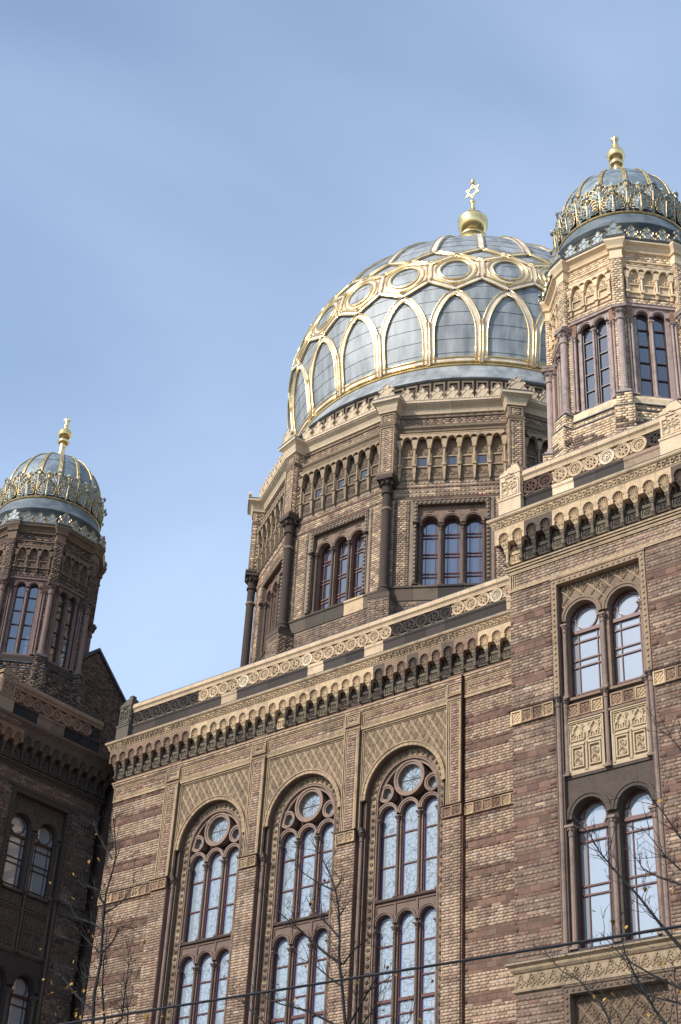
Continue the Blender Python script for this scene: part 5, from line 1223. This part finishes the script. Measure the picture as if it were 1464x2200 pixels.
for s_ in (-1, 1): cpg.prism([(0, pk + 0.02), (s_ * (hwg + 0.1), lo - 0.1 + 0.02), (s_ * (hwg + 0.1), lo + 0.06), (0, pk + 0.14)], -0.06, 0.55)
obj('gable_coping', cpg, LEAD, gl, Mg)
rw_ = MB(MORTAR_D); rw_.box(-6.0, 0.1, 0.9, 1.4, 0, 22.2); rwall = obj('recess_wall', rw_, MAS, wing, MC)

# ------------------------------------------------------------------ street
def struct(name, mb, m):
    o = obj(name, mb, m); o['kind'] = 'structure'; return o
ASPH = noise_mat('asphalt', (0.035, 0.035, 0.036), (0.065, 0.064, 0.062), 3, (0.8, 0.95)); PAVE = noise_mat('paving', (0.18, 0.17, 0.155), (0.27, 0.255, 0.235), 2, (0.8, 0.95))
struct('ground', MB().add([(-900, -900, -0.15), (900, -900, -0.15), (900, 900, -0.15), (-900, 900, -0.15)], [(0, 1, 2, 3)]), ASPH)
struct('pavement', MB().box(-60, 80, -13.0, -0.5, -0.149, 0.0), PAVE)
struct('kerb', MB().box(-60, 80, -13.25, -13.004, -0.149, 0.0), mat('granite', 0.8, base=(0.30, 0.29, 0.28))[0])

# ------------------------------------------------------------------ overhead wire
tg = MB(); a, b = Vector((20.9, -17.89, 6.5)), Vector((29.0, -17.44, 6.5)); d = (b - a).normalized()
P = [a + d * t for t in np.linspace(-40, 45, 60)]
cable = obj('overhead_cable', MB().tube([(p.x, p.y, p.z + 0.0) for p in P], 0.016, 6), BLACK); tag(cable, 'thin black overhead cable crossing low in front of the facade', 'cable')
# ------------------------------------------------------------------ street trees
LIMBS_L = [[[11.39,9.26],[11.34,9.56],[11.28,10.17],[11.25,10.89],[11.24,11.74],[11.2,12.35],[11.25,12.94],[11.28,13.27],[11.19,13.85],[11.12,14.15]],[[11.31,9.84],[10.91,10.05],[10.55,10.29],[9.92,10.77],[9.67,11.0]],[[11.21,11.08],[10.93,11.3],[10.63,11.54],[10.33,11.78]],[[11.2,10.55],[10.82,10.62],[10.47,10.82]],[[11.27,11.01],[11.55,11.24],[11.7,11.56],[12.08,11.58]],[[11.23,11.93],[11.6,12.08],[11.83,12.32],[11.9,12.59]],[[11.2,12.11],[10.98,12.28],[10.69,12.6],[10.02,12.9]],[[11.28,11.54],[10.97,11.72],[10.42,11.94],[10.15,12.29],[9.86,12.48]],[[11.44,9.35],[11.74,9.53],[11.64,10.12],[11.65,10.73],[11.7,10.93],[11.75,11.59]],[[11.51,9.28],[12.24,9.45],[12.15,9.75],[11.98,10.07],[11.67,10.62]],[[11.33,9.3],[10.82,9.62],[10.61,10.15],[10.36,10.92]],[[11.57,9.27],[12.46,9.46],[12.64,10.08],[12.77,10.46]],[[11.21,13.17],[11.0,13.44],[10.7,13.84],[10.56,14.22]],[[11.28,13.02],[11.48,13.21],[11.58,13.37]]]
LIMBS_M = [[[17.75,8.5],[17.7,8.89],[17.64,9.54],[17.55,10.13],[17.46,10.73],[17.39,11.19],[17.33,11.51],[17.21,11.81],[16.95,12.24],[16.55,12.73]],[[17.58,10.01],[17.2,10.27],[16.71,10.7],[16.2,11.12],[15.8,11.53]],[[17.33,11.48],[16.99,11.66],[16.61,11.92],[16.35,12.16]],[[17.47,10.55],[17.24,10.79],[16.75,11.21],[16.56,11.52]],[[17.62,10.0],[17.92,10.19],[18.32,10.3],[18.78,10.43]],[[17.64,9.57],[17.31,9.79],[16.91,10.11],[16.51,10.28]],[[17.44,10.94],[17.6,11.12],[17.75,11.22]],[[17.33,11.51],[17.47,11.7],[17.47,11.98]],[[17.73,8.75],[17.85,8.9],[18.15,9.33],[18.42,9.71],[18.43,10.28]],[[17.73,8.75],[17.48,8.91],[16.98,9.17],[16.4,9.34],[15.79,9.59]],[[17.74,8.55],[16.44,8.87],[15.63,9.14],[15.11,9.5],[14.66,9.86]],[[18.15,9.39],[18.5,9.5],[18.81,9.63]],[[17.74,8.55],[18.32,8.81],[18.66,9.04],[18.86,9.37]],[[17.74,8.53],[18.99,8.73],[19.11,9.01]]]
LIMBS_R = [[[25.32,7.24],[25.22,8.14],[25.19,8.77],[25.27,9.94],[25.35,11.06],[25.46,12.35]],[[25.18,8.71],[24.93,9.08],[24.68,9.45],[24.44,9.85],[24.14,10.26],[23.91,10.61],[23.77,10.94],[23.5,11.31]],[[25.24,7.4],[24.51,7.93],[24.25,8.25],[24.05,8.55],[23.83,8.93],[23.65,9.26],[23.54,9.64],[23.5,9.85],[23.54,10.07]],[[25.28,7.34],[23.41,8.06],[23.13,8.55],[22.89,8.78],[22.61,9.06],[22.25,9.27],[21.87,9.65]],[[25.26,9.83],[25.01,10.06],[24.61,10.26],[24.31,10.48],[24.15,10.75]],[[25.31,10.5],[25.08,10.84],[24.89,11.23],[24.73,11.5],[24.67,11.73]],[[25.43,11.95],[25.2,12.34],[25.0,12.64],[24.78,12.9]],[[25.21,8.21],[24.88,8.42],[24.49,8.64],[24.03,8.96],[23.68,9.39]],[[25.28,10.05],[25.03,10.3],[24.83,10.54],[24.66,10.83],[24.5,11.05]],[[25.23,8.0],[24.86,8.19],[24.35,8.36],[23.88,8.51]]]
LEAF_L = [[10.62,14.21],[10.46,13.94],[10.65,13.32],[10.8,13.13],[10.38,12.89],[10.84,12.74],[9.76,12.77],[10.24,12.61],[9.91,12.56],[9.96,12.45],[10.43,11.79],[10.9,11.51],[11.05,11.13],[10.91,10.86],[10.4,11.11],[9.84,11.26],[10.69,10.66],[10.86,10.59],[9.77,10.67],[9.85,10.64],[9.99,10.53],[10.1,10.53],[10.85,10.41],[10.92,10.46],[10.87,10.32],[10.99,10.31],[10.85,10.26],[11.05,10.4],[10.24,10.31],[10.38,10.18],[10.54,10.1],[10.63,10.01],[10.58,9.95],[10.67,9.9],[10.73,9.85],[10.79,9.82],[10.44,9.85],[10.52,9.81],[10.0,9.75],[10.98,9.67],[11.91,11.78],[12.07,11.26],[12.14,11.32],[12.35,9.7],[12.42,9.72],[12.47,9.74],[12.32,9.65],[12.15,9.62],[12.94,9.63],[12.15,9.45],[12.53,9.76],[10.65,9.86]]
LEAF_R = [[23.83,10.99],[24.21,10.25],[24.51,10.28],[23.51,9.81],[23.61,9.78],[24.07,9.51],[24.2,9.57],[24.82,9.41],[22.72,9.3],[24.97,9.79],[24.85,10.02],[24.96,11.39],[23.28,8.57],[23.38,8.55],[24.34,9.05],[24.26,8.21],[24.41,8.04],[24.88,8.41],[23.67,8.52]]
LEAF_M = [[16.29,12.12],[16.8,11.31],[16.63,11.45],[16.6,10.18],[16.69,10.32],[16.81,10.29],[17.52,9.92],[17.56,9.83],[17.37,11.78],[17.29,11.3],[17.19,11.69],[19.36,8.89],[19.43,9.11],[19.27,8.74],[19.16,8.9],[18.36,9.99],[18.6,9.87],[18.78,9.68],[18.08,8.83],[19.43,9.57],[16.09,9.8],[16.06,9.7]]

def leaf_shape():
    mb = MB(); P = [(0, 0, 0), (0.028, 0.004, 0.02), (0.036, 0.010, 0.048), (0.02, 0.008, 0.078), (0, 0, 0.10), (-0.02, 0.008, 0.078), (-0.036, 0.010, 0.048), (-0.028, 0.004, 0.02), (0, -0.008, 0.05)]
    mb.add(P, [(8, i, (i + 1) % 8) for i in range(8)]); return mesh(mb, 'leaf', LEAF)
LEAFM = leaf_shape()
def tree(name, label, y, limbs, leaves, r0, seed, twigs, rt=None):
    rng = random.Random(seed); x0, z0 = limbs[0][0]
    base = Vector((x0, y, 0.0)); root = thing(name, label, 'tree', base, 'bare street trees')
    tr = MB(); br_ = MB(); tw = MB()
    def rad(z): return max(0.012, r0 * max(0.12, 1 - z / 15.5))
    main = [(x0 + 0.15, y, 0)] + [(x0 + 0.05, y, z0 * 0.5)] + [(x, y + 0.05 * math.sin(z * 3), z) for x, z in limbs[0]]
    zt = main[-1][2]
    tr.tube([(p[0] - base.x, p[1] - base.y, p[2]) for p in main], [max(0.007, r0 * (1 - p[2] / zt) ** 0.8 + 0.006) for p in main], 9)
    def twig(p, d, ln, r, lev):
        pts = [p]; q = p.copy(); n = 5
        for k in range(n):
            d = (d + Vector((rng.uniform(-1, 1), rng.uniform(-1, 1), rng.uniform(-0.7, 1.0))) * 0.28).normalized(); q = q + d * (ln / n); pts.append(q.copy())
        tw.tube([v[:] for v in pts], [r * (1 - 0.8 * k / n) for k in range(n + 1)], 4, cap=False)
        if lev > 0:
            for k in range(rng.randint(2, 4)):
                i = rng.randint(1, n); e = (d + Vector((rng.uniform(-1, 1), rng.uniform(-1, 1), rng.uniform(-0.6, 0.9)))).normalized(); twig(pts[i], e, ln * rng.uniform(0.3, 0.65), r * 0.6, lev - 1)
    for li, lb in enumerate(limbs):
        ang = rng.uniform(-1, 1); pts = []; L_ = 0.0
        for k, (x, z) in enumerate(lb):
            if k: L_ += math.hypot(x - lb[k - 1][0], z - lb[k - 1][1])
            yy = 0.05 * math.sin(z * 3) if li == 0 else ang * 0.45 * L_ * 0.6
            pts.append(Vector((x - base.x, yy, z)))
        tot = max(L_, 0.3); s = [0.0]
        for k in range(1, len(pts)): s.append(s[-1] + (pts[k] - pts[k - 1]).length)
        if li:
            rr = min(0.034, 0.010 + 0.010 * tot); br_.tube([p[:] for p in pts], [max(0.004, rr * (1 - 0.82 * v / s[-1])) for v in s], 6)
        for k in range(int(tot * twigs)):
            v = rng.uniform(0.15 if li else 0.25, 1.0) * s[-1]; i = max(1, next((j for j in range(len(s)) if s[j] >= v), len(s) - 1)); t = (v - s[i - 1]) / max(1e-6, s[i] - s[i - 1])
            p = pts[i - 1].lerp(pts[i], t); d = (pts[i] - pts[i - 1]).normalized(); e = (d * 0.9 + Vector((rng.uniform(-1, 1), rng.uniform(-1, 1), rng.uniform(-0.4, 0.9)))).normalized()
            twig(p, e, rng.uniform(0.25, 0.8), 0.0075, 2 if rng.random() < 0.6 else 1)
    obj('trunk', tr, BARK, root, I4, True); obj('branches', br_, BARK, root, I4, True); o = obj('twigs', tw, BARK, root); o['kind'] = 'stuff'
    for x, z in leaves:
        place('leaf', LEAFM, root, T(x - base.x, rng.uniform(-0.5, 0.5), z) @ Matrix.Rotation(rng.uniform(0, 6.28), 4, 'Z') @ Matrix.Rotation(rng.uniform(1.6, 4.2), 4, 'X') @ Matrix.Scale(rng.uniform(0.75, 1.25), 4))
tree('street_tree', 'slim bare tree with a few yellow leaves in front of the left inner corner', -9.5, LIMBS_L, LEAF_L, 0.085, 3, 7.0)
tree('street_tree', 'leafless slim tree in front of the middle and right tall arched windows', -9.0, LIMBS_M, LEAF_M, 0.07, 5, 5.5)
tree('street_tree', 'bare tree at the right edge reaching dark branches across the tower window', -9.5, LIMBS_R, LEAF_R, 0.13, 8, 6.5)
